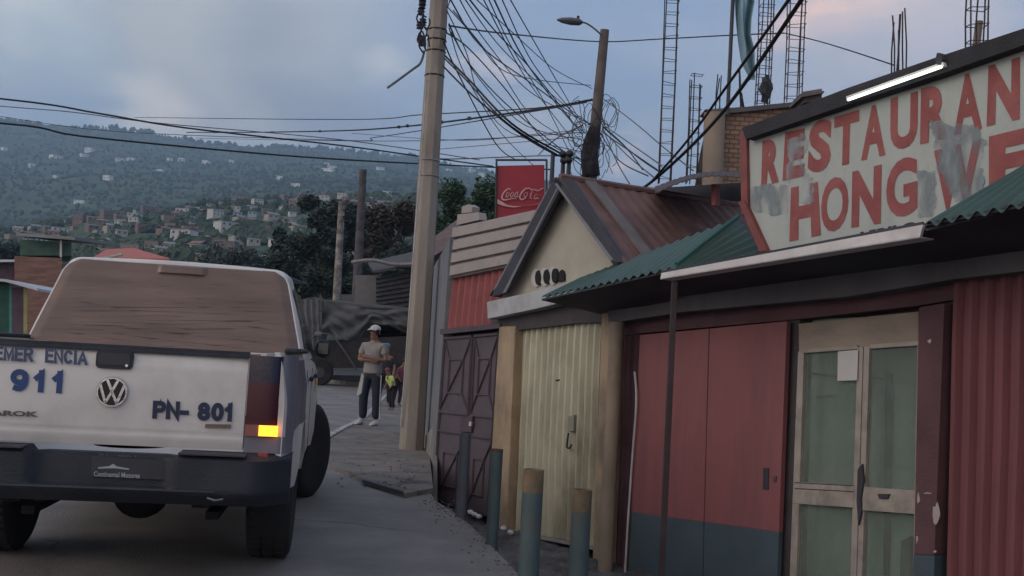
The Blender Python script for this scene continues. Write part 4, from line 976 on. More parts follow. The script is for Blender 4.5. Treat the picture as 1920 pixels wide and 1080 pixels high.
gco = t.nodes.new('ShaderNodeTexCoord')
def hn(s, d=8, st=(1, 1, 1)):
    mp = t.nodes.new('ShaderNodeMapping'); mp.inputs['Scale'].default_value = tuple(s*q for q in st); t.links.new(gco.outputs['Object'], mp.inputs[0])
    n = t.nodes.new('ShaderNodeTexNoise'); n.inputs['Scale'].default_value = 1; n.inputs['Detail'].default_value = d; n.inputs['Roughness'].default_value = .68
    t.links.new(mp.outputs[0], n.inputs[0]); return n
a_, b_, c_ = hn(1/320), hn(1/40, 10), hn(1/9, 4)
r1 = t.nodes.new('ShaderNodeValToRGB'); t.links.new(b_.outputs['Fac'], r1.inputs[0]); e = r1.color_ramp.elements
e[0].position = .36; e[0].color = (.026, .050, .040, 1); e[1].position = .66; e[1].color = (.098, .122, .080, 1)
r2 = t.nodes.new('ShaderNodeMapRange'); r2.inputs[1].default_value = .42; r2.inputs[2].default_value = .62; t.links.new(a_.outputs['Fac'], r2.inputs[0])
mx = t.nodes.new('ShaderNodeMix'); mx.data_type = 'RGBA'; mx.inputs[7].default_value = (.085, .125, .070, 1); t.links.new(r1.outputs[0], mx.inputs[6])
mm = t.nodes.new('ShaderNodeMath'); mm.operation = 'MULTIPLY'; mm.inputs[1].default_value = .55; t.links.new(r2.outputs[0], mm.inputs[0]); t.links.new(mm.outputs[0], mx.inputs[0])
t.links.new(mx.outputs[2], b.inputs['Base Color']); b.inputs['Roughness'].default_value = .95; b.inputs['Specular IOR Level'].default_value = .1
bp = t.nodes.new('ShaderNodeBump'); bp.inputs['Strength'].default_value = 1; bp.inputs['Distance'].default_value = 6; t.links.new(b_.outputs['Fac'], bp.inputs['Height']); t.links.new(bp.outputs[0], b.inputs['Normal'])
g = MB(); RN = 150
def hf(u, v):
    r = math.exp(lerp(math.log(95), math.log(3250), v)); return hill_pt(lerp(-4200, 3400, u), r)
g.grid(hf, 500, RN); g.smooth = 'all'; tag(g.build('hills', hm), kind='structure')
# woods: small crowns covering the slopes, far too many to count
fm1 = M('far foliage', (.058, .082, .060), sc_=.02, var=.38, rough=.95, bump=0, spec=.1)
random.seed(21); g = MB()
ico = []
for k in range(7):
    a = 2*math.pi*k/7; ico.append(V((math.cos(a), math.sin(a), random.uniform(-.1, .35))))
def tuft(m, p, s, sz=1.0):
    n = 6; off = random.uniform(0, 6.3)
    r0 = [p + V((s*math.cos(off+2*math.pi*k/n)*random.uniform(.6, 1.15), s*math.sin(off+2*math.pi*k/n)*random.uniform(.6, 1.15), s*sz*random.uniform(-.1, .25))) for k in range(n)]
    r1_ = [p + V((s*.62*math.cos(off+.5+2*math.pi*k/n)*random.uniform(.5, 1.2), s*.62*math.sin(off+.5+2*math.pi*k/n)*random.uniform(.5, 1.2), s*sz*random.uniform(.55, 1.0))) for k in range(n)]
    r2_ = [p + V((s*.35*math.cos(off+2*math.pi*k/n), s*.35*math.sin(off+2*math.pi*k/n), -s*.8)) for k in range(n)]
    m.loft([r2_, r0, r1_])
for k in range(16500):
    x = random.uniform(-420, 1150); r = math.exp(random.uniform(math.log(230), math.log(760))) if k < 7200 else math.exp(random.uniform(math.log(1000), math.log(3050)))
    p = hill_pt(x, r); s = random.uniform(1.2, 3.4) if r < 900 else random.uniform(1.5, 4.0)
    if mnoise.noise(V((p.x/55, p.y/55, 4))) < -.05 and r < 900: continue
    tuft(g, p + V((0, 0, s*.4)), s)
for k in range(420):      # trees standing along the skyline
    x = random.uniform(-300, 1000); p = hill_pt(x, 2980+random.uniform(-30, 40)); s = random.uniform(3, 9) if mnoise.noise(V((x/70, 0, 0))) > -.1 else random.uniform(1, 3); tuft(g, p+V((0, 0, s*.3)), s, 1.2)
tag(g.build('woods', fm1, smooth=False), kind='stuff')
# houses on the hillside
hwalls = [M('hill wall '+n, c, sc_=.6, var=.12, rough=.9, bump=0, dirt=(c[0]*.6, c[1]*.6, c[2]*.6), dsc=.5) for n, c in
          (('white', (.42, .42, .42)), ('brick', (.17, .125, .115)), ('grey', (.30, .29, .29)), ('peach', (.22, .18, .165)), ('blue', (.22, .32, .38)), ('cream', (.30, .28, .25)), ('bright white', (.66, .67, .70)))]
hroofs = [M('hill roof '+n, c, sc_=.6, var=.2, rough=.7, bump=0) for n, c in (('zinc', (.46, .47, .50)), ('rust', (.17, .115, .10)), ('grey', (.20, .20, .21)), ('tile', (.19, .11, .095)))]
winm = M('hill window', (.02, .022, .026), bump=0)
def hill_house(wi, ri, w_, d_, h_, kind):
    col = ['white', 'brick red', 'grey', 'peach', 'pale blue', 'cream', 'bright white'][wi]; rf = ['zinc', 'rusty', 'grey', 'tiled'][ri]
    t_ = thing('hillside_house', f'small {col} house with {rf} roof among the crowded houses on the hillside', 'house', (0, 0, 0), 0, f'{col} houses with {rf} roofs on the hillside')
    m = MB(); m.box((0, 0, h_/2-1.5), (w_, d_, h_+3)); wo = m.build('wall', hwalls[wi], t_, world=False)
    m = MB()
    if kind == 0: m.poly([(-w_/2-.4, -d_/2-.5, h_), (w_/2+.4, -d_/2-.5, h_), (w_/2+.4, d_/2+.4, h_+.9), (-w_/2-.4, d_/2+.4, h_+.9)], (0, 0, .15))
    elif kind == 1:
        m.poly([(-w_/2-.4, -d_/2-.5, h_-.1), (w_/2+.4, -d_/2-.5, h_-.1), (w_/2+.4, 0, h_+1.7), (-w_/2-.4, 0, h_+1.7)], (0, 0, .15))
        m.poly([(-w_/2-.4, d_/2+.5, h_-.1), (w_/2+.4, d_/2+.5, h_-.1), (w_/2+.4, 0, h_+1.7), (-w_/2-.4, 0, h_+1.7)], (0, 0, .15))
    else: m.box((0, 0, h_+.15), (w_+.6, d_+.6, .3))
    m.build('roof', hroofs[ri], t_, world=False)
    nw = 2 if w_ < 9 else 3
    for lv in range(max(1, int(h_/3))):
        for k in range(nw):
            m = MB(); m.box((lerp(-w_/2, w_/2, (k+.5)/nw), -d_/2-.02, 1.7+lv*2.9), (1.1, .1, 1.2)); m.build('window', winm, t_, world=False)
    return t_
random.seed(4); protos = [hill_house(*a) for a in ((0, 0, 8, 7, 3.2, 0), (1, 1, 9, 8, 3.4, 1), (2, 0, 7, 7, 3, 0), (3, 1, 10, 8, 5.8, 2), (5, 2, 8, 8, 3.2, 1), (1, 0, 8, 6, 3, 0), (4, 2, 7, 6, 3, 0), (0, 2, 11, 9, 6, 2), (3, 3, 8, 7, 3.1, 1), (1, 2, 9, 7, 5.6, 2), (6, 0, 8, 8, 4.5, 0), (6, 0, 13, 8, 3.4, 0))]
usedp = set(); placed = []
def put_house(x, r, sc2=1.0, pi=None):
    pi = random.randrange(10) if pi is None else pi
    o = protos[pi] if pi not in usedp else copy_tree(protos[pi]); usedp.add(pi)
    p = hill_pt(x, r); o.location = p + V((0, 0, .5)); o.rotation_euler = (0, 0, random.uniform(-.7, .7) + math.atan2(-p.x, p.y)*1.0); o.scale = (sc2, sc2, sc2)
cnt = 0
for tries in range(14000):
    if cnt >= 290: break
    x = random.uniform(-120, 740); r = math.exp(random.uniform(math.log(240), math.log(610)))
    y = hill_px(x, r)
    if x < 130 and y > 520: continue
    if any(abs(x-a) < 2000*5.4/r and abs(y-b2) < 2000*1.5/r for a, b2 in placed): continue
    if mnoise.noise(V((x/90, r/90, 1))) > .28: continue
    placed.append((x, y)); put_house(x, r, random.uniform(.36, .66)); cnt += 1
# white specks far up the slope: single houses on the far ridge
fr = []
for x, y in [(8, 282), (105, 296), (158, 292), (168, 282), (224, 306), (246, 300), (302, 321), (318, 304), (104, 332), (386, 310), (434, 304), (525, 335), (612, 315), (622, 322), (616, 324), (713, 322), (727, 374), (842, 320), (884, 326), (902, 334), (912, 346), (150, 384), (202, 340), (556, 350), (340, 306), (60, 310)]:
    best = min((abs(hill_px(x, r)-y), r) for r in range(1300, 3001, 40))[1]
    put_house(x, best, random.uniform(1.0, 1.9) * best/2200, random.choice([10, 10, 11]))
# ------------------------------------------------------------------ trees
def leafmat(n, c): return M(n, c, sc_=1.2, var=.5, rough=.8, bump=0, spec=.2)
barkm = M('bark', (.05, .042, .036), rough=.9, bump=.6)
def tree(px, py_base, depth, top_y, wpx, label, mat, seed, nl=5200, leaf=.16, squash=1.0, group=None, cat='tree'):
    random.seed(seed); base = D(px, py_base, depth); top = D(px, top_y, depth); H = top.z-base.z; W = wpx/FPX*depth/2
    t_ = thing('tree', label, cat, base, 0, group)
    m = MB(); tr = H*.035+.05; cy0 = H*.34
    pts = spline([V((0, 0, -.5)), V((H*.02, 0, H*.25)), V((-H*.02, .02*H, H*.5)), V((0, 0, H*.85))], 5); m.tube(pts, [lerp(tr, tr*.2, i/(len(pts)-1)) for i in range(len(pts))], 8)
    clumps = []
    for k in range(26):
        a = random.uniform(0, 6.283); el = random.uniform(.05, 1); rr = W*math.sqrt(random.random())*(1-.55*abs(el-.45)**1.3)
        c = V((rr*math.cos(a), rr*math.sin(a)*.8, lerp(cy0, H*.93, el))); clumps.append((c, W*random.uniform(.22, .42)))
        s = V((0, 0, lerp(H*.25, c.z, .6))); mid = s.lerp(c, .5)+V((0, 0, -.05*H)); m.tube(spline([s, mid, c], 3), [tr*.35*(1-i/7) + .01 for i in range(7)], 5)
    m.build('trunk', barkm, t_, world=False, smooth='all')
    g2 = MB(); vs = []; fs = []
    for k in range(int(nl*1.7)):
        c, cr = random.choice(clumps); d = V((random.gauss(0, 1), random.gauss(0, 1), random.gauss(0, 1)*.75)).normalized()*cr*random.uniform(.35, 1.12)
        p = c+d; s = leaf*random.uniform(.35, 1.0); a = V((random.gauss(0, 1), random.gauss(0, 1), random.gauss(0, .6))).normalized(); b3 = a.orthogonal().normalized()
        q = len(vs); vs += [p-a*s, p+b3*s*.5, p+a*s, p-b3*s*.5]; fs.append((q, q+1, q+2, q+3))
    g2.v = vs; g2.f = fs; g2.build('crown', mat, t_, world=False, smooth=False); return t_
lf1 = leafmat('dark dusty foliage', (.036, .048, .040)); lf2 = leafmat('green foliage', (.040, .066, .034)); lf3 = leafmat('brown dry foliage', (.055, .045, .036))
tree(600, 640, 92, 352, 130, 'tall dark feathery tree left of the two far poles', lf1, 1, 7000, .32)
tree(540, 640, 100, 425, 95, 'lower dark tree behind the pickup cab on the right', lf1, 2, 4000, .34)
tree(722, 640, 84, 372, 120, 'brownish green tree just left of the utility pole', lf3, 3, 6500, .30)
tree(670, 620, 96, 400, 110, 'dark brown tree behind the two far poles', lf3, 5, 5000, .30)
tree(630, 600, 70, 470, 110, 'low dark bush above the tarpaulin lorry', lf1, 7, 5000, .20, cat='bush')
tree(742, 600, 66, 455, 90, 'low dark bush behind the corrugated shed', lf1, 8, 4000, .20, cat='bush')
tree(868, 560, 72, 334, 150, 'rounded green tree between utility pole and red advertising board', lf2, 4, 9000, .24)
tree(935, 560, 78, 350, 80, 'green tree partly behind the red advertising board', lf2, 6, 4500, .25)
tree(250, 610, 130, 474, 120, 'dark tree above the pickup roof left', lf1, 9, 3500, .40)
tree(20, 560, 150, 452, 90, 'dark tree at the far left beside the green shed', lf1, 10, 3000, .40)
tree(430, 600, 140, 470, 150, 'dark low tree beyond the pickup roof right', lf1, 12, 4000, .40)

# ------------------------------------------------------------------ shacks on the left
def fbox(x0, x1, yt, yb, d, dep, name, mat, parent, skew=0):
    """a box house front facing the camera: pixels give its outline at distance d, dep its depth"""
    q = [D(x0, yt, d), D(x1, yt+skew, d), D(x1, yb, d), D(x0, yb, d)]
    f = V((ray((x0+x1)/2, 600).x, 1, 0)).normalized()
    for p in q: p += V((0, 0, 0))
    m = MB(); m.poly(q, f*dep); return m.build(name, mat, parent)
t1 = thing('brown_shack', 'brown timber shack with a green box room on its roof, left of the pickup cab', 'shack', D(70, 640, 34))
fbox(27, 116, 480, 660, 34, 4, 'wall', M('brown boards', (.19, .105, .085), sc_=3, var=.25, rough=.85, bump=.4, st=(1, 1, 5), dirt=(.09, .06, .055)), t1, 4)
fbox(38, 134, 449, 479, 35.5, 3, 'roof_room', M('faded green boards', (.050, .105, .085), sc_=3, var=.2, rough=.8, dirt=(.05, .06, .06)), t1, 6)
m = MB(); q = [D(30, 442, 35), D(140, 450, 35)]; m.poly([q[0], q[1], q[1]+V((0, 3.6, .2)), q[0]+V((0, 3.6, .2))], (0, 0, .10)); m.build('roof', hroofs[2], t1)
fbox(112, 116, 450, 482, 35.3, .1, 'post', M('white post', (.5, .5, .5)), t1)
fbox(-60, 26, 496, 640, 36, 3, 'annex_wall', M('plum wall', (.085, .06, .08), rough=.85), t1, 0)
m = MB(); q = [D(-60, 492, 35.6), D(28, 491, 35.6)]; m.poly([q[0], q[1], q[1]+V((0, 3, .3)), q[0]+V((0, 3, .3))], (0, 0, .08)); m.build('annex_roof', hroofs[0], t1)
t2 = thing('green_shed', 'green and plum painted shed with thin zinc roof at the left edge', 'shed', D(20, 660, 22))
q = [D(-60, 540, 22), D(46, 545, 22), D(46, 700, 22), D(-60, 700, 22)]
for x0, x1, nm, mat in ((-60, 17, 'wall', M('dark green boards', (.022, .075, .058), var=.2, rough=.8)), (17, 22, 'trim', M('turquoise trim', (.05, .20, .17))), (22, 44, 'wall_panel', M('plum panel', (.085, .055, .075), var=.2)), (44, 51, 'yellow_post', M('yellow green post', (.28, .27, .11), var=.2))):
    fbox(x0, x1, 532+(x0+60)*.08, 700, 22, .2 if nm != 'wall' else 2.5, nm, mat, t2)
m = MB(); q = [D(-80, 521, 21.6), D(10, 528, 21.6), D(70, 545, 21.6)]; m.poly([q[0], q[1], q[2], q[2]+V((-.3, 2.5, .0)), q[1]+V((0, 2.5, -.02)), q[0]+V((0, 2.5, -.02))], (0, 0, .05)); m.build('roof', hroofs[0], t2)
t3 = thing('red_roofed_house', 'low house with bright red roof just above the pickup cab roof', 'house', D(240, 600, 75))
fbox(178, 300, 486, 640, 75, 6, 'wall', hwalls[1], t3)
m = MB(); q = [D(176, 484, 74), D(232, 468, 77), D(322, 486, 74)]; m.poly([D(172, 489, 73), D(200, 472, 79), D(250, 470, 79), D(318, 490, 73)], (0, 0, .2)); m.build('roof', M('bright red roof', (.38, .10, .07), var=.15, rough=.6), t3)
m = MB(); m.poly([D(182, 484, 72.6), D(228, 474, 73.0), D(228, 478, 73), D(182, 488, 72.6)], (0, .3, 0)); m.build('roof_trim', M('cream trim', (.5, .45, .38)), t3)
t4 = thing('blue_grey_roofed_hall', 'long low hall with curved blue grey roof just above the pickup roof', 'hall', D(440, 620, 60))
fbox(360, 528, 508, 640, 60, 6, 'wall', hwalls[2], t4)
rr_ = []
for i in range(9):
    t_ = i/8; rr_.append((lerp(355, 532, t_), 505-12*math.sin(math.pi*min(1, t_*1.0))**.6+9*t_))
m = MB(); m.poly([D(x, y, 59.5) for x, y in rr_] + [D(532, 516, 59.5), D(355, 508, 59.5)], (0, 7, 0)); m.build('roof', M('blue grey roof', (.13, .17, .21), var=.15, rough=.5), t4)

# behind the poles: pale panel hut, dark corrugated shed
t5 = thing('panel_hut', 'pale grey windowless hut behind the tarpaulin lorry', 'hut', D(688, 640, 46))
fbox(665, 713, 516, 640, 46, 3, 'wall', M('pale panel', (.155, .15, .155), var=.1, rough=.8), t5); fbox(640, 665, 552, 640, 46.5, 2, 'annex_wall', M('grey panel', (.105, .105, .11), rough=.8), t5)
t6 = thing('dark_shed', 'dark level ribbed metal shed between pale hut and utility pole', 'shed', D(740, 640, 45))
q = [D(705, 520, 45), D(800, 500, 45), D(800, 650, 45), D(705, 650, 45)]
m = corr(V((0, -1, 0)), q, 16, .05, th=.05, along='h'); m.build('wall', M('dark sheet', (.050, .052, .062), var=.25, rough=.6), t6)
m = MB(); m.tube(spline([D(660, 492, 45), D(700, 488, 44.6), D(740, 496, 44.4), D(800, 494, 44)], 4), .09, 5); m.build('roof_edge', M('pale roof edge', (.16, .15, .15)), t6)
m = MB(); m.poly([D(700, 512, 44.5), D(800, 496, 44.5), D(800, 470, 49), D(690, 495, 49)], (0, 0, .1)); m.build('roof', M('dark brown roof', (.05, .042, .045), rough=.7), t6)
t7 = thing('brown_roofed_house', 'brown roofed house between utility pole and grey side wall', 'house', D(840, 600, 40))
m = MB(); m.poly([D(800, 455, 40), D(872, 400, 42), D(900, 420, 40), D(900, 430, 40), D(812, 480, 39)], (0, 1.5, 0)); m.build('roof', M('dull brown roof', (.12, .085, .085), var=.2, rough=.8), t7)
fbox(805, 910, 455, 700, 40.5, 4, 'wall', darkm, t7)

# ------------------------------------------------------------------ poles
polem = M('tan concrete pole', (.27, .235, .205), sc_=3, var=.14, rough=.85, bump=.35, bsc=50, dirt=(.12, .10, .09), dsc=1.6, damt=.7, st=(1, 1, .35))
pb = G(772, 833, .11); dP = (pb-CAM).dot(F)
up = thing('utility_pole', 'thick tan concrete utility pole at the bend, hung with cables and clamps', 'utility pole', pb)
r0, r1p = 27/FPX*dP*.92, 16.5/FPX*dP
m = MB(); Hp = 9.2; rg = []
for i in range(13):
    t_ = i/12; r_ = lerp(r0, r1p*.93, t_); rg.append([V((r_*math.cos(a), r_*math.sin(a), -.3+t_*(Hp+.3))) for a in [rad(22.5+45*k) for k in range(8)]])
m.loft(rg); m.build('shaft', polem, up, world=False, bevel=.008)
def at_pole(y, dx=0, dy=0): q = D(772+(832-y)*.054+dx, y, dP+dy); return q
for y in (130, 82, 60, 40, 295, 325):
    q = at_pole(y); z = q.z-pb.z; r_ = lerp(r0, r1p*.93, z/Hp)
    m = MB(); m.lathe([(r_-.006, z-.012), (r_+.004, z), (r_-.006, z+.014)], n=20)
    m.build('band', M('pale steel band', (.25, .25, .25), metal=.6, rough=.5) if y > 200 else darkm, up, world=False)
ins = M('black insulator', (.02, .02, .025), rough=.4)
random.seed(9)
for y in (2, 10, 22, 42, 48, 74, 80):
    q = at_pole(y, -23 + random.uniform(-4, 2), -.1)
    m = MB(); m.lathe([(.02, -.05), (.05, -.04), (.035, -.01), (.055, .0), (.035, .03), (.05, .04), (.02, .06)], q, 12); m.build('insulator', ins, up, smooth=True)
m = MB(); m.tube(spline([at_pole(95, -16, -.2), at_pole(118, -22, -.2), at_pole(130, -36, -.2), at_pole(150, -62, -.3), at_pole(165, -82, -.3)], 4), .018, 6); m.build('stay_rod', M('grey rod', (.10, .10, .11), rough=.5), up)
m = MB(); m.tube(spline([at_pole(800, -22, -.1), at_pole(500, -16, -.1), at_pole(300, -11, -.1), at_pole(150, -8, -.1)], 6), .012, 5); m.build('ground_wire', M('pale wire', (.35, .34, .33)), up)
# lamp post behind the gable house
dL = 25.0
lp_ = thing('street_lamp', 'leaning grey lamp post with a curved arm and long lamp head, swathed in cables', 'street lamp', D(1096, 470, dL))
m = MB(); m.tube([D(1094, 640, dL), D(1108, 320, dL), D(1121, 190, dL), D(1134, 56, dL)], [.20, .15, .125, .105], 12); m.build('shaft', M('grey brown post', (.115, .095, .09), sc_=3, var=.2, rough=.85, bump=.3), lp_, smooth=True)
m = MB(); m.tube(spline([D(1128, 66, dL-.1), D(1116, 55, dL-.2), D(1100, 44, dL-.25), D(1088, 41, dL-.3)], 5), .022, 8); m.build('arm', M('grey arm', (.12, .12, .13), rough=.5), lp_, smooth=True)
m = MB(); c0, c1 = D(1092, 42, dL-.3), D(1044, 37, dL-.3); ax_ = (c1-c0); 
rgs = []
for i, (s, h) in enumerate(((0, .035), (.12, .075), (.45, .085), (.8, .06), (1, .015))):
    c = c0+ax_*s; rgs.append([c+V((0, .13*h/.085*math.cos(a), h*math.sin(a))) for a in [2*math.pi*k/12 for k in range(12)]])
m.loft(rgs); m.build('lamp_head', M('lamp head', (.09, .09, .10), rough=.4), lp_, smooth=True)
m = MB(); m.lathe([(.03, 0), (.035, .05), (.0, .06)], D(1084, 34, dL-.3), 8); m.build('photocell', ins, lp_)
m = MB(); m.tube([D(1108, 330, dL-.1), D(1106, 290, dL-.1), D(1110, 262, dL-.1), D(1114, 240, dL-.1)], [.21, .20, .19, .12], 9); m.v = [p+V((mnoise.noise(p*5), mnoise.noise(p*5+V((9, 0, 0))), mnoise.noise(p*4)))*.10 for p in m.v]
m.build('cable_bundle', M('cable mass', (.045, .042, .050), sc_=12, var=.5, rough=.8, bump=1, bsc=30), lp_, smooth='all')
# distribution brackets behind the gable
def upole(x, y0, y1, d, r_, lab, mat, grp=None, insl=0, name='pole', cat='pole'):
    t_ = thing(name, lab, cat, D(x, y1, d), 0, grp); m = MB(); m.tube([D(x-(y1-y0)*.054*1.0, y1, d), D(x, y0, d)], [r_, r_*.75], 10); m.build('shaft', mat, t_, smooth=True)
    for k in range(insl):
        m = MB(); m.blob(D(x+random.uniform(-2, 2), y0+4+k*12, d-.1), (.055*d/14, .05, .05), 9, 6); m.build('insulator', ins, t_, smooth=True)
    return t_
dkp = M('dark pipe', (.05, .045, .055), rough=.6, bump=.2)
upole(1037, 288, 420, 21, .055, 'short dark service post right of the red advertising board', dkp)
upole(1057, 285, 360, 14.5, .035, 'short dark service post with a fat insulator over the gable peak', dkp, None, 2)
upole(1068, 284, 370, 14.3, .035, 'rightmost short service post with insulators behind the gable peak', dkp, None, 2)
upole(641, 378, 600, 60, .24, 'left of two far poles, pale and wrapped in bands', M('pale wood pole', (.17, .15, .14), sc_=3, var=.4, rough=.9, dirt=(.4, .38, .36), dsc=3, damt=.7), None, 3)
upole(681, 318, 600, 58, .26, 'right of two far poles, dark wooden and leaning right', M('dark wood pole', (.075, .068, .072), sc_=3, var=.3, rough=.9))

# ------------------------------------------------------------------ cables
cabm = M('black cable', (.016, .016, .022), rough=.6, bump=0, var=.05); cabg = M('grey cable', (.10, .10, .12), rough=.6, bump=0, var=.05)
def cable(pts, r_, label, group=None, mat=None, k=6):
    m = MB(); m.tube(spline([D(x, y, d) for x, y, d in pts], k), r_, 5, False); o = m.build('overhead_cable', mat or cabm, smooth='all'); return tag(o, label, 'cable', group)
# spans from the lamp post out to the left
cable([(-700, 120, 20), (0, 185, 22), (187, 213, 23), (350, 240, 24), (633, 272, 27), (780, 292, 29), (925, 312, 31)], .020, 'thick black cable crossing from the upper left down to the red advertising board')
cable([(-600, 150, 26), (0, 199, 26), (133, 210, 26), (300, 231, 26), (640, 262, 26), (900, 300, 27)], .012, 'thin cable just below the topmost cable at the left edge', mat=cabg)
cable([(-700, 190, 17), (0, 231, 20), (150, 255, 21), (433, 283, 23), (640, 299, 25), (930, 314, 29), (1035, 318, 30)], .020, 'black cable running lowest across the hill, left edge to advertising board')
cable([(253, 220, 70), (640, 224, 45), (790, 215, 36), (1000, 203, 28), (1110, 186, dL)], .018, 'uppermost near level cable from the lamp post leftwards behind the utility pole')
c5 = [(350, 248, 70), (470, 248, 60), (640, 245, 46), (760, 237, 38), (900, 220, 30), (1040, 200, 27), (1110, 187, dL)]
cable(c5, .030, 'thick cable dotted with black clamps, running left from the lamp post')
cable([(367, 259, 70), (640, 264, 46), (860, 262, 31), (1090, 248, dL)], .014, 'thin level cable below the clamped one, ending at the bundle', mat=cabg)
cable([(0, 218, 60), (210, 246, 56), (640, 263, 46), (700, 258, 40), (800, 243, 34), (900, 226, 30), (1100, 192, dL)], .016, 'thin cable dipping behind the utility pole and rising to the lamp post')
cable([(660, 250, 40), (860, 263, 31), (1000, 252, 27), (1095, 243, dL)], .010, 'faint grey cable slung between utility pole and cable bundle', mat=cabg)
cable([(820, 280, 30), (960, 268, 28), (1090, 256, dL)], .010, 'lowest faint grey cable left of the cable bundle', mat=cabg)
cable([(780, 292, 17), (850, 298, 22), (1030, 292, 25), (1098, 300, dL)], .012, 'thin cable along the top of the red advertising board', mat=cabg)
# heavy drops from the utility pole to the service posts
T = lambda x, y: (x, y, dP)
cable([T(834, 104), (880, 150, dP-.5), (960, 232, dP-1), (1050, 287, 15), (1066, 296, 14.4)], .015, 'heaviest black cable sagging from utility pole to the service posts', k=8)
cable([T(834, 110), (876, 152, dP-.5), (950, 230, dP-1), (1045, 290, 15), (1062, 298, 14.4)], .011, 'black cable twinned just under the heaviest one', k=8)
cable([T(831, 124), (890, 182, dP-.5), (980, 254, dP-.7), (1045, 292, 15)], .013, 'black cable below the heaviest pair, from utility pole to the service posts', k=8)
fan = [[(845, 0), (900, 85), (990, 152), (1080, 218), (1106, 232)], [(838, 12), (890, 70), (940, 130), (1010, 150), (1108, 160)], [(870, -4), (940, 90), (1020, 165), (1090, 222)], [(878, -4), (930, 60), (1000, 135), (1090, 250)],
       [(890, -4), (960, 60), (1040, 130), (1110, 166)], [(915, -4), (960, 90), (1020, 190), (1070, 290)], [(925, -4), (985, 115), (1060, 215), (1098, 250)], [(940, -4), (1000, 120), (1065, 200), (1092, 240)],
       [(955, -4), (1020, 110), (1066, 190), (1090, 230)], [(842, 45), (880, 120), (960, 205), (1090, 310)], [(842, 52), (872, 140), (940, 250), (1000, 310)], [(845, 60), (900, 150), (985, 235), (1090, 262)],
       [(838, 62), (880, 92), (950, 170), (1020, 262), (1092, 300)], [(905, -4), (970, 120), (1010, 180), (1096, 290)], [(860, -4), (905, 70), (985, 165), (1060, 210), (1100, 228)], [(832, 78), (860, 140), (930, 270), (968, 300)],
       [(850, 20), (930, 120), (1000, 220), (1092, 275)], [(838, 20), (875, 100), (900, 180), (960, 250), (1092, 285)], [(1092, 235), (1040, 262), (1010, 290)], [(845, -4), (835, 20), (812, 40)]]
for k, f_ in enumerate(fan):
    n = len(f_); cable([(x, y, lerp(dP if f_[0][0] < 850 else 13, dL, min(1, i/(n-1)*1.0))) for i, (x, y) in enumerate(f_)], .0085 if k % 3 else .012, 'one of the crossing cables fanning between utility pole and lamp post', 'cables fanning down to the lamp post', cabm if k % 2 else cabg)
cable([T(842, 48), (950, 63, 19), (1124, 78, dL), (1240, 73, 24), (1370, 66, 22), (1470, 62, 21)], .014, 'near level cable from utility pole past the lamp post to the rebar')
cable([(1470, 62, 21), (1530, 76, 20), (1600, 97, 18), (1675, 122, 16)], .012, 'cable sloping down from rebar column toward the black sign edge')
for k, f_ in enumerate([[(1128, 232), (1180, 268), (1240, 310)], [(1130, 238), (1190, 290), (1236, 322)], [(1130, 244), (1175, 290), (1228, 334)], [(1126, 250), (1160, 300), (1215, 330)], [(1132, 186), (1190, 230), (1244, 276), (1300, 320)], [(1130, 236), (1170, 272), (1205, 318)], [(1130, 240), (1155, 300), (1180, 344)], [(1128, 246), (1150, 262), (1232, 318)]]):
    cable([(x, y, lerp(dL, 17, i/(len(f_)-1))) for i, (x, y) in enumerate(f_)], .012, 'one of the cables dropping right from the lamp post bundle', 'cables dropping right of the lamp post', cabm if k % 2 else cabg)
cable([(1560, -90, 10), (1502, 0, 11), (1375, 185, 14), (1300, 270, 16), (1228, 336, 18), (1180, 370, 19)], .026, 'thick black cable slanting from the top edge across the flag, lower of two')
cable([(1530, -90, 10), (1478, 0, 11), (1360, 165, 14), (1290, 262, 16), (1222, 340, 18)], .020, 'thick black cable slanting from the top edge across the flag, upper of two')
random.seed(31)
for k in range(26):      # loops of slack round the lamp post
    cx, cy = random.uniform(1078, 1150), random.uniform(200, 320); a0 = random.uniform(0, 6)
    pts = [(cx+random.uniform(8, 20)*math.cos(a0+i*.9), cy+random.uniform(14, 34)*math.sin(a0+i*.9), dL-.3) for i in range(8)]
    cable(pts, .008, 'loose slack loop of cable tangled about the lamp post bundle', 'slack cable loops at the lamp post', k=5)
for k in range(6):
    cx, cy = random.uniform(786, 800), random.uniform(10, 95); a0 = random.uniform(0, 6)
    pts = [(cx+random.uniform(3, 9)*math.cos(a0+i*.9), cy+random.uniform(8, 18)*math.sin(a0+i*.9), dP-.3) for i in range(7)]
    cable(pts, .012, 'loose cable loop among the clamps near the utility pole top', 'slack cable loops on the utility pole', k=5)
for (x, y, d) in [(402, 248, 66), (408, 248, 66), (424, 248, 65), (510, 248, 56), (600, 246, 49), (748, 238, 38.6), (764, 236, 37.6), (828, 229, 34), (880, 222, 31)]:
    m = MB(); m.blob(D(x, y, d), (.075, .05, .06), 8, 6); tag(m.build('cable_clamp', ins), 'small black clamp on the thick cable left of the lamp post', 'clamp', 'clamps on the thick cable')

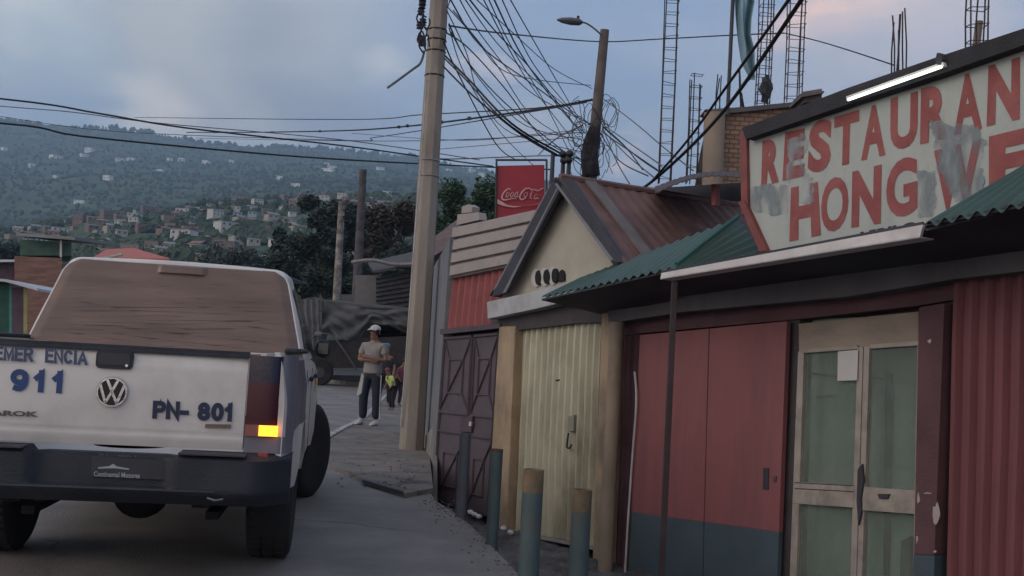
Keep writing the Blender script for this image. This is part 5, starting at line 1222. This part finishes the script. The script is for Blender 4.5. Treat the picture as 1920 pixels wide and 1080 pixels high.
# ------------------------------------------------------------------ advertising board
red = M('advert red', (.33, .030, .050), sc_=2, var=.06, rough=.5, bump=.02, dirt=(.25, .04, .06)); cr = M('advert script', (.55, .30, .32), rough=.5, bump=0)
dC = 22.0
ab = thing('advertising_board', 'red soft drink board with pale script lettering and wave on a tube frame', 'sign', D(976, 420, dC))
m = MB(); bq = [D(931, 311, dC), D(1021, 309, dC), D(1021, 425, dC), D(931, 425, dC)]; m.poly(bq, (0, .06, 0)); m.build('panel', red, ab)
for a, b2 in (((931, 300), (929, 440)), ((1025, 300), (1024, 440)), ((929, 300), (1026, 300))):
    m = MB(); m.tube([D(*a, dC-.03), D(*b2, dC-.03)], .022, 6); m.build('frame_tube', dkp, ab)
def csc(x, y): return D(920+x/8.31, 290+y/8.31, dC-.045)
def stro(pts, w0, nm='script_letter', par=ab):
    P = spline([V((x, y, 0)) for x, y in pts], 6); m = MB(); n = len(P); L_, R_2 = [], []
    for i, p in enumerate(P):
        t_ = (P[min(i+1, n-1)]-P[max(i-1, 0)]).normalized(); s = V((-t_.y, t_.x, 0)); wd = w0*(.35+.65*math.sin(math.pi*i/(n-1)))
        L_.append(csc(p.x+s.x*wd, p.y+s.y*wd)); R_2.append(csc(p.x-s.x*wd, p.y-s.y*wd))
    m.poly(L_+R_2[::-1], (0, .012, 0)); m.build(nm, cr, par)
stro([(305, 560), (300, 530), (265, 535), (205, 590), (175, 655), (195, 700), (260, 700), (330, 685), (405, 690)], 12)
for x in (250, 320, 385): stro([(x+35, 585), (x+10, 590), (x-12, 640), (x+5, 665), (x+35, 620), (x+40, 590)], 7)
stro([(425, 570), (415, 620), (425, 660), (450, 640)], 7)
stro([(640, 560), (600, 522), (530, 540), (470, 610), (455, 670), (490, 700), (540, 670), (560, 640)], 13)
stro([(545, 585), (520, 620), (530, 655), (560, 640), (572, 600), (545, 585)], 7)
stro([(655, 560), (630, 610), (620, 660), (650, 690)], 8); stro([(600, 530), (680, 545), (740, 560), (800, 525), (830, 530)], 9)
stro([(720, 610), (680, 650), (690, 690), (725, 670), (735, 620), (730, 670), (760, 690)], 8)
m = MB(); m.poly([csc(*p) for p in [(105, 690), (180, 735), (260, 780), (350, 800), (480, 800), (480, 806), (380, 822), (290, 818), (190, 795), (105, 765)]], (0, .012, 0)); m.build('wave', cr, ab)
m = MB(); m.poly([csc(*p) for p in [(480, 800), (620, 780), (760, 755), (850, 735), (850, 750), (760, 775), (620, 798), (480, 806)]], (0, .012, 0)); m.build('wave_tail', M('advert wave tail', (.36, .10, .12)), ab)

# ------------------------------------------------------------------ building site behind the sign
brick = bpy.data.materials.new('rough brick'); brick.use_nodes = True; t = brick.node_tree; b = t.nodes['Principled BSDF']
co = t.nodes.new('ShaderNodeTexCoord'); mp = t.nodes.new('ShaderNodeMapping'); mp.inputs['Rotation'].default_value = (rad(90), 0, 0); mp.inputs['Scale'].default_value = (1, 1, 1)
bt = t.nodes.new('ShaderNodeTexBrick'); bt.inputs['Scale'].default_value = 3.4; bt.inputs['Color1'].default_value = (.36, .215, .14, 1); bt.inputs['Color2'].default_value = (.26, .15, .105, 1); bt.inputs['Mortar'].default_value = (.13, .105, .09, 1); bt.inputs['Mortar Size'].default_value = .035
t.links.new(co.outputs['Object'], mp.inputs[0]); t.links.new(mp.outputs[0], bt.inputs[0]); t.links.new(bt.outputs[0], b.inputs['Base Color']); b.inputs['Roughness'].default_value = .9
bb_ = t.nodes.new('ShaderNodeBump'); bb_.inputs['Distance'].default_value = .03; t.links.new(bt.outputs['Fac'], bb_.inputs['Height']); bb_.invert = True; t.links.new(bb_.outputs[0], b.inputs['Normal'])
dB = 17.0
bd = thing('unfinished_brick_building', 'unfinished brick upper storey with a pale corner column behind the sign', 'building', D(1420, 420, dB))
m = MB(); m.poly([D(1338, 212, dB), D(1540, 194, dB), D(1640, 186, dB), D(1640, 430, dB), D(1336, 430, dB)], (.6, 4, 0)); m.build('wall', brick, bd)
m = MB(); m.tube([D(1334, 430, dB-.1), D(1340, 212, dB-.1)], .17, 16); m.build('column', M('tan plaster column', (.27, .215, .17), sc_=2, var=.15, rough=.85, bump=.3), bd, smooth=True)
m = MB(); m.poly([D(1322, 205, dB-.1), D(1400, 200, dB-.1), D(1520, 188, dB-.1), D(1520, 196, dB-.1), D(1400, 209, dB-.1), D(1340, 214, dB-.1)], (0, .5, 0)); m.build('slab_edge', greyb, bd)
m = MB(); m.poly([D(1312, 290, dB+1), D(1330, 212, dB+1), D(1342, 212, dB+1), D(1342, 430, dB+1), D(1290, 430, dB+1)], (.5, 2.5, 0)); m.build('side_wall', M('dark grey wall', (.12, .11, .11), rough=.85), bd)  # side wall is a plain dark grey
m = MB(); m.poly([D(1505, 172, 14), D(1541, 166, 14), D(1541, 190, 14), D(1508, 192, 14)], (0, .5, 0)); m.poly([D(1503, 177, 13.9), D(1545, 170, 13.9), D(1545, 174, 13.9), D(1503, 182, 13.9)], (0, .6, 0)); 
tag(m.build('water_box', M('grey block', (.14, .12, .12), rough=.8)), 'small grey block standing on the black sign edge', 'block')
cr2 = thing('rear_roof', 'dark curved corrugated roof edge between the rusty roof and the sign', 'roof', tuple(fp(1320, 400, -2.5)))
Q = [fp(1228, 350, -2.6), fp(1395, 328, -2.6), fp(1395, 340, -.6), fp(1228, 362, -.6)]
def rcv(u, v): p = bil(Q, u, v); return p + V((0, 0, .10*math.sin(math.pi*u*.9) + .004*math.sin(u*14*2*math.pi)))
m = MB(); m.sheet(rcv, 112, 4, (0, 0, -.012)); m.build('roof_sheet', M('dark rust sheet', (.055, .035, .035), rough=.7), cr2, smooth=True)
m = MB(); slab(FA, [(1240, 352), (1392, 342), (1392, 420), (1240, 420)], -2.9, .2, m); m.build('wall', darkm, cr2)
for x in (1338,):
    m = MB(); slab(FA, [(x-4, 345), (x+4, 345), (x+4, 385), (x-4, 385)], -.9, .05, m); m.build('roof_post', MC['red frame paint'], cr2)
# rebar columns
steel = M('rusty rebar', (.050, .040, .042), var=.3, rough=.8)
def rebar(x0, x1, yt, yb, d, nst, lab, lean=.054, extra=0, top=0):
    wr = (x1-x0)/FPX*d; cx = (x0+x1)/2; b0 = D(cx, yb, d); t0_ = D(cx+(yb-yt)*lean, yt, d)
    t_ = thing('rebar_column', lab, 'rebar', b0, 0); h = wr*.42
    random.seed(int(x0))
    for k, (sx, sy) in enumerate([(-1, -.7), (1, -.7), (-1, .7), (1, .7)] + [(random.uniform(-.6, .6), .3) for _ in range(extra)]):
        o_ = V((sx*h, sy*h, 0)); m = MB(); tp = t0_+o_+V((random.uniform(-.04, .04), 0, random.uniform(-.3, .25)*top)); m.tube([b0+o_, (b0+o_).lerp(tp, .5)+V((random.uniform(-.015, .015), 0, 0)), tp], .010, 5); m.build('bar', steel, t_)
    for k in range(nst):
        c = b0.lerp(t0_, (k+.5)/nst); m = MB(); hh = h*1.08; tl_ = random.uniform(-.02, .02)
        pts = [c+V((-hh, -.7*hh, tl_)), c+V((hh, -.7*hh, -tl_)), c+V((hh, .7*hh, 0)), c+V((-hh, .7*hh, 0))]
        for a, b2 in zip(pts, pts[1:]+pts[:1]): m.tube([a, b2], .006, 4, False)
        m.build('stirrup', steel, t_)
    return t_
rebar(1233, 1259, -30, 345, 18, 17, 'tall ladder like rebar column nearest the lamp post', .045)
rebar(1285, 1308, 130, 345, 18, 10, 'shorter rebar column between the ladder like one and the flagpole', .05, 1, 1)
rebar(1415, 1443, -30, 200, 17.5, 14, 'rebar column directly right of the blue flag', .05, 1)
rebar(1470, 1503, -30, 194, 17.5, 10, 'wide rebar column second to the right of the flag', .05, 2)
rebar(1672, 1698, 30, 150, 13, 0, 'cluster of bare vertical bars rising behind the lit tube', .02, 3, 1)
rebar(1812, 1850, -30, 95, 12, 4, 'rebar cage with a concrete stub near the top right', .02, 1)
m = MB(); m.tube([D(1830, 92, 12.1), D(1836, 40, 12.1)], .045, 8); tag(m.build('concrete_stub', M('pale concrete stub', (.22, .18, .16), rough=.9)), 'short pale concrete stub inside the top right rebar cage', 'stub')
rebar(1388, 1396, 150, 205, 17.5, 0, 'few short bent bars beside the flagpole foot', -.1, 1, 1)
rebar(1340, 1350, 160, 212, 17.2, 0, 'short stray bars on the brick corner column', .1, 0, 1)
m = MB(); m.blob(D(1436, 168, 17.2), (.10, .08, .22), 8, 6, .03); tag(m.build('tied_rag', darkm), 'dark rag tied low on the rebar column right of the flag', 'rag')
# flag
fl = thing('flagpole', 'dark flagpole with limp pale blue flag above the brick building', 'flagpole', D(1366, 210, 16.5))
m = MB(); m.tube([D(1364, 215, 16.5), D(1376, -40, 16.5)], .030, 8); m.build('pole', dkp, fl, smooth=True)
FQ = [D(1376, -30, 16.45), D(1412, -26, 16.5), D(1412, 150, 16.55), D(1388, 120, 16.45)]
def flagf(u, v):
    xl = interp(v, [(0, 1377), (.3, 1381), (.6, 1386), (.85, 1391), (1, 1402)]); xr = interp(v, [(0, 1412), (.2, 1413), (.38, 1406), (.55, 1404), (.7, 1411), (.9, 1412), (1, 1413)])
    y = lerp(-30, 140+14*u, v); return D(lerp(xl, xr, u), y, 16.5) + V((0, .10*math.sin(u*9+v*3)+.05*math.sin(u*17), 0))
m = MB(); m.sheet(flagf, 24, 30, (0, .003, 0)); m.build('flag', M('faded blue flag', (.20, .33, .40), sc_=3, var=.12, rough=.8, dirt=(.10, .18, .22)), fl, smooth='all')

# ------------------------------------------------------------------ people
def skin(name, verts, edges, radii, mat, parent, root=0, sub=2):
    me = bpy.data.meshes.new(name); me.from_pydata([tuple(v) for v in verts], edges, []); o = bpy.data.objects.new('tmp', me); C.objects.link(o)
    md = o.modifiers.new('s', 'SKIN'); md.use_smooth_shade = True
    sv = me.skin_vertices[0].data
    for i, r_ in enumerate(radii):
        sv[i].radius = r_ if isinstance(r_, tuple) else (r_, r_); sv[i].use_root = (i == root)
    ms = o.modifiers.new('u', 'SUBSURF'); ms.levels = sub; ms.render_levels = sub
    dg = bpy.context.evaluated_depsgraph_get(); dg.update()
    m2 = bpy.data.meshes.new_from_object(o.evaluated_get(dg)); m2.materials.clear(); m2.materials.append(mat); m2.name = name
    bpy.data.objects.remove(o); bpy.data.meshes.remove(me)
    for p in m2.polygons: p.use_smooth = True
    ob = bpy.data.objects.new(name, m2); C.objects.link(ob); ob.parent = parent; return ob
skinm = M('brown skin', (.20, .105, .075), var=.06, rough=.6, bump=.02); hairm = M('black hair', (.012, .010, .010), rough=.6)
# figure facing local -y
def man():
    pz = G(692, 797, .045); p = thing('person', 'man in grey polo shirt, dark track trousers and pale cap, standing with arms crossed', 'person', pz, rad(-20))
    v = [(0, 0, .98), (0, .0, 1.12), (0, .01, 1.30), (0, .01, 1.44), (0, 0, 1.52), (0, -.015, 1.585), (0, -.01, 1.665), (0, .0, 1.73),
         (.10, 0, .93), (.115, -.01, .52), (.12, .015, .10), (-.10, 0, .93), (-.13, -.03, .52), (-.14, .01, .10),
         (.19, .01, 1.42), (.265, -.03, 1.16), (.06, -.20, 1.19), (-.05, -.215, 1.225), (-.19, .01, 1.42), (-.265, -.03, 1.16), (-.06, -.165, 1.17), (.08, -.19, 1.15),
         (0, -.105, 1.635), (.02, -.08, 1.60)]
    r = [(.15, .11), (.135, .10), (.15, .105), (.11, .08), .055, (.065, .075), (.08, .095), (.055, .065), .085, .058, .042, .085, .058, .042,
         .055, .045, .034, .026, .055, .045, .034, .026, .014, .03]
    e = [(0, 1), (1, 2), (2, 3), (3, 4), (4, 5), (5, 6), (6, 7), (0, 8), (8, 9), (9, 10), (0, 11), (11, 12), (12, 13), (3, 14), (14, 15), (15, 16), (16, 17), (3, 18), (18, 19), (19, 20), (20, 21), (6, 22), (5, 23)]
    for sx, w, dx in ((1, 17, -1), (-1, 21, 1)):      # fingers resting on the other arm
        bx, by, bz = v[w]
        for k, ln in enumerate((.060, .068, .064, .052)):
            v.append((bx+dx*.035, by+.002, bz+.026-.018*k)); v.append((bx+dx*(.035+ln), by+.03, bz+.022-.018*k)); i = len(v)
            r += [.009, .008]; e += [(w, i-2), (i-2, i-1)]
        v.append((bx+dx*.01, by-.01, bz+.05)); r.append(.010); e.append((w, len(v)-1))
    skin('body', v, e, r, skinm, p)
    shirt = M('grey polo cloth', (.22, .21, .205), sc_=9, var=.12, rough=.9, bump=.4, bsc=14)
    sv = [(0, .0, .91), (0, 0, 1.10), (0, .01, 1.28), (0, .01, 1.42), (0, .01, 1.475), (.19, .01, 1.42), (.245, -.02, 1.24), (-.19, .01, 1.42), (-.245, -.02, 1.24)]
    skin('shirt', sv, [(0, 1), (1, 2), (2, 3), (3, 4), (3, 5), (5, 6), (3, 7), (7, 8)], [(.215, .15), (.185, .13), (.185, .13), (.15, .105), (.075, .07), .078, .072, .078, .072], shirt, p, 1)
    tr = M('navy track cloth', (.014, .018, .032), sc_=9, var=.2, rough=.8, bump=.3, bsc=14)
    tv = [(0, 0, .98), (.10, 0, .90), (.118, -.01, .52), (.122, .012, .10), (-.10, 0, .90), (-.133, -.03, .52), (-.142, .008, .10), (0, 0, 1.02)]
    to = skin('trousers', tv, [(7, 0), (0, 1), (1, 2), (2, 3), (0, 4), (4, 5), (5, 6)], [(.165, .12), .112, .088, .078, .112, .088, .078, (.16, .118)], tr, p, 0)
    sw = M('white stripe', (.42, .42, .44), rough=.8)
    for sx, a in ((1, .0), (-1, .0)):
        m = MB(); x0 = .205 if sx > 0 else -.205
        m.tube([(x0*.95, -.03, .90), (x0+.0, -.04, .52), (x0*1.0, -.02, .12)], .010, 4); m.build('stripe', sw, to, world=False)
    shoe = M('pale trainers', (.44, .41, .37), rough=.7, var=.1)
    for x, y in ((.13, -.05), (-.16, -.07)):
        m = MB(); rr3 = []
        for yy, w_, h_ in ((.10, .030, .06), (.07, .045, .10), (.0, .048, .09), (-.08, .052, .06), (-.14, .040, .045), (-.165, .015, .03)):
            rr3.append([V((x+w_*math.cos(a), y+yy, max(0, h_/2+h_/2*math.sin(a)))) for a in [2*math.pi*k/12 for k in range(12)]])
        m.loft(rr3); m.build('shoe', shoe, p, world=False, smooth='all')
    m = MB(); m.blob((0, .012, 1.70), (.094, .108, .10), 16, 10); m.v = [q for q in m.v]; ho = m.build('hair', hairm, p, world=False, smooth='all')
    m = MB(); rgs = []
    for i in range(7):
        a = i/6*math.pi/2*.97; rgs.append([V((.102*math.cos(a)*math.cos(b4), .005+.118*math.cos(a)*math.sin(b4), 1.705+.095*math.sin(a))) for b4 in [2*math.pi*k/18 for k in range(18)]])
    m.loft(rgs)
    m.sheet(lambda u, w: V((lerp(-.085, .085, u), -.10-.085*w*math.sin(math.pi*(.15+.7*u)), 1.712+.012*math.sin(math.pi*u)-.025*w)), 8, 4, (0, 0, .006))
    m.build('cap', M('pale cap', (.42, .40, .38), rough=.8), p, world=False, smooth='all')
    for sx in (-1, 1):
        m = MB(); m.blob((sx*.088, .005, 1.655), (.010, .020, .030), 8, 6); m.build('ear', skinm, p, world=False, smooth='all')
        m = MB(); m.blob((sx*.030, -.088, 1.672), (.013, .008, .008), 8, 6); m.build('eye', M('dark eye', (.01, .008, .008), bump=0), p, world=False, smooth='all')
    m = MB(); m.tube([(-.025, -.093, 1.602), (0, -.100, 1.600), (.025, -.093, 1.602)], .006, 6); m.build('mouth', M('lips', (.13, .05, .045), bump=0), p, world=False)
    cl_ = MB(); cl_.sheet(lambda u, w: V(((.055+.02*w)*math.sin((u-.5)*4.4), .005-(.062+.02*w)*math.cos((u-.5)*4.4), 1.50-.045*w)), 12, 2, (0, 0, .01)); cl_.build('collar', shirt, p, world=False, smooth='all')
man()
def simple_person(px, py, z, lab, H, top, bot, rz, cap=None, bend=0, capm=None):
    b0 = G(px, py, z); p = thing('person', lab, 'person', b0, rad(rz)); s = H/1.72
    def q(x, y, zz):
        if zz > .95: y -= bend*(zz-.95)*1.1; zz -= bend*(zz-.95)*.45
        return (x*s, y*s, zz*s)
    v = [q(0, 0, .95), q(0, 0, 1.15), q(0, 0, 1.36), q(0, 0, 1.46), q(0, -.02, 1.55), q(0, -.01, 1.66), q(.10, 0, .88), q(.12, -.04, .48), q(.13, .02, .06), q(.14, -.10, .04), q(-.10, 0, .88), q(-.13, .02, .48), q(-.15, .08, .06), q(-.16, -.04, .04),
         q(.18, 0, 1.36), q(.24, -.05, 1.10), q(.20, -.20, .92), q(-.18, 0, 1.36), q(-.24, -.05, 1.10), q(-.20, -.20, .92)]
    r = [(.14*s, .10*s), (.13*s, .10*s), (.14*s, .10*s), .06*s, .075*s, .085*s, .08*s, .055*s, .04*s, .03*s, .08*s, .055*s, .04*s, .03*s, .05*s, .038*s, .028*s, .05*s, .038*s, .028*s]
    e = [(0, 1), (1, 2), (2, 3), (3, 4), (4, 5), (0, 6), (6, 7), (7, 8), (8, 9), (0, 10), (10, 11), (11, 12), (12, 13), (2, 14), (14, 15), (15, 16), (2, 17), (17, 18), (18, 19)]
    for w in (16, 19):
        for k in range(4):
            bx, by, bz = v[w]; v.append((bx+(k-1.5)*.017*s, by-.05*s, bz-.05*s)); r.append(.009*s); e.append((w, len(v)-1))
    skin('body', v, e, r, skinm, p)
    skin('shirt', [v[0], v[1], v[2], q(0, 0, 1.42), v[14], q(.23, -.04, 1.16), v[17], q(-.23, -.04, 1.16)], [(0, 1), (1, 2), (2, 3), (2, 4), (4, 5), (2, 6), (6, 7)], [(.17*s, .13*s), (.16*s, .125*s), (.165*s, .12*s), (.08*s, .07*s), .068*s, .055*s, .068*s, .055*s], top, p, 1)
    skin('trousers', [v[0], v[6], v[7], q(.13, .02, .10), v[10], v[11], q(-.15, .08, .10)], [(0, 1), (1, 2), (2, 3), (0, 4), (4, 5), (5, 6)], [(.155*s, .12*s), .10*s, .075*s, .06*s, .10*s, .075*s, .06*s], bot, p, 0)
    m = MB(); c = V(q(0, .012, 1.69)); m.blob(c, (.098*s, .11*s, .09*s), 14, 8); m.build('cap' if cap else 'hair', capm or hairm, p, world=False, smooth='all'); return p
simple_person(733, 770, .045, 'child in bright yellow green top and dark leggings, bending beside the man', 1.02, M('yellow green cloth', (.42, .52, .16), var=.1, rough=.9, bump=.2), M('black leggings', (.015, .015, .018), rough=.9), -50, bend=.35, capm=M('reddish hair', (.16, .055, .055), rough=.8))
simple_person(719, 762, .045, 'person in dark clothes and bright blue cap, mostly hidden behind the man', 1.52, M('dark jacket', (.022, .025, .034), rough=.9), M('black trousers', (.014, .014, .018), rough=.9), 10, cap=1, capm=M('bright blue cap', (.05, .17, .27), rough=.8))
simple_person(744, 762, .045, 'person in dull red top, partly hidden behind the utility pole', 1.25, M('dull red cloth', (.22, .06, .075), var=.2, rough=.9), M('dark skirt', (.05, .03, .04), rough=.9), 60, bend=.3)
bg_ = G(676, 742, .0)
m = MB(); m.poly([D(668, 742, 18.6), D(677, 738, 18.6), D(682, 705, 18.6), D(678, 700, 18.6)], (0, .08, 0)); tag(m.build('carrier_bag', M('white bag', (.5, .5, .5))), 'white carrier bag hanging at the left leg of the man in track trousers', 'bag')

# ------------------------------------------------------------------ lorry under a tarpaulin
dT = 42.0
tr_ = thing('cargo_lorry', 'parked cargo lorry under a sagging dark tarpaulin at the far kerb', 'lorry', D(665, 712, dT))
tarp = M('dark grey tarpaulin', (.075, .078, .082), sc_=.8, var=.25, rough=.7, bump=.5, bsc=4, dirt=(.12, .12, .125), dsc=.8, damt=.6)
def tarpf(u, v):
    x = lerp(578, 770, u); ytop = interp(u, [(0, 558), (.05, 557), (.3, 570), (.6, 577), (1, 579)]); ybot = interp(u, [(0, 655), (.1, 640), (.2, 625), (.38, 640), (.5, 632), (.62, 605), (.8, 612), (1, 628)])
    p = D(x, lerp(ytop, ybot, v), dT)
    fold = .10*math.sin((u*1.9+v*1.25)*9)*v + .07*math.sin((u*4-v*2.2)*8)*v + .12*mnoise.noise(V((u*9, v*5, 0)))
    return p + V((0, fold, 0))
m = MB(); m.sheet(tarpf, 60, 26, (0, .03, 0)); m.build('tarpaulin', tarp, tr_, smooth='all')
m = MB(); m.poly([D(578, 559, dT+.1), D(770, 580, dT+.1), D(770, 576, dT+3), D(640, 568, dT+4), D(548, 566, dT+3.4)], (0, 0, -.1)); m.build('tarpaulin_top', tarp, tr_)
m = MB()
def strip_(u, v): return D(lerp(570, 604, u)+(-4 if v < .3 else 0)*(1-u), lerp(562, 657, v), dT-.12) + V((0, .06*math.sin(u*22), 0))
m.sheet(strip_, 30, 4, (0, .02, 0)); m.build('side_curtain', M('grey side curtain', (.125, .125, .13), var=.2, rough=.7), tr_, smooth='all')
m = MB(); m.poly([D(575, 640, dT+.05), D(770, 630, dT+.05), D(770, 690, dT+.05), D(585, 690, dT+.05)], (0, 2.6, 0)); m.build('cargo_body', M('dark brown lorry body', (.030, .026, .028), var=.3, rough=.8), tr_)
m = MB(); m.poly([D(545, 572, dT+.3), D(578, 560, dT+.3), D(584, 690, dT+.3), D(548, 690, dT+.3)], (0, 2.2, 0)); m.build('cab', M('dark lorry cab', (.022, .023, .028), rough=.5), tr_)
m = MB(); m.tube(spline([D(x, y, dT-.15) for x, y in [(585, 636), (592, 627), (608, 625), (625, 632), (640, 650), (655, 672), (668, 693)]], 4), .035, 6); m.build('stake_rail', M('grey rail', (.09, .09, .10), rough=.6), tr_, smooth='all')
for x in (600, 740):
    m = MB(); c = D(x, 695, dT-.05); m.lathe([(.20, -.12), (.48, -.14), (.52, -.08), (.52, .08), (.48, .14), (.2, .12)], (c.x, c.y, .50), 24, 'y'); wo = m.build('wheel', rub, tr_, smooth=True)
    m = MB(); m.lathe([(0, -.13), (.2, -.13), (.22, -.10), (0, -.08)], (c.x, c.y, .5), 16, 'y'); m.build('rim', M('dark rim', (.05, .05, .05)), wo)
m = MB(); c = D(597, 626, dT-.4); m.blob(c, (.16, .04, .10), 8, 6); m.build('lamp', M('pale lorry lamp', (.14, .14, .15)), tr_)

# loose grit along the broken road edge
random.seed(77); m = MB(); grit = M('grit', (.11, .10, .10), sc_=30, var=.5, rough=.95, bump=.3)
for k in range(320):
    i = random.randrange(2, 7); p = E[i].lerp(E[i+1], random.random()) + V((random.gauss(-.02, .10), random.gauss(0, .10), 0)); s_ = random.uniform(.004, .011)
    if p.x > E[i].lerp(E[i+1], .5).x + .12: continue
    p.z = .002; n = 5; m.loft([[p+V((s_*math.cos(2*math.pi*q/n), s_*math.sin(2*math.pi*q/n), 0)) for q in range(n)], [p+V((s_*.5*math.cos(2*math.pi*q/n+.4), s_*.5*math.sin(2*math.pi*q/n), s_*.7)) for q in range(n)]])
for k in range(70):
    p = G(random.uniform(625, 800), random.uniform(850, 915), .05); s_ = random.uniform(.006, .02); n = 5
    m.loft([[p+V((s_*math.cos(2*math.pi*q/n), s_*math.sin(2*math.pi*q/n), 0)) for q in range(n)], [p+V((s_*.5*math.cos(2*math.pi*q/n+.4), s_*.5*math.sin(2*math.pi*q/n), s_*.7)) for q in range(n)]])
tag(m.build('grit', grit, smooth=False), kind='stuff')

# ------------------------------------------------------------------ haze
hz = bpy.data.materials.new('haze'); hz.use_nodes = True; t = hz.node_tree
for n in list(t.nodes): t.nodes.remove(n)
vo = t.nodes.new('ShaderNodeVolumePrincipled'); vo.inputs['Color'].default_value = (.50, .72, 1.0, 1); vo.inputs['Density'].default_value = .00029; vo.inputs['Anisotropy'].default_value = .2
ou = t.nodes.new('ShaderNodeOutputMaterial'); t.links.new(vo.outputs[0], ou.inputs['Volume'])
m = MB(); m.box((400, 1300, 362), (7600, 4900, 730)); o = m.build('haze', hz); tag(o, kind='stuff')
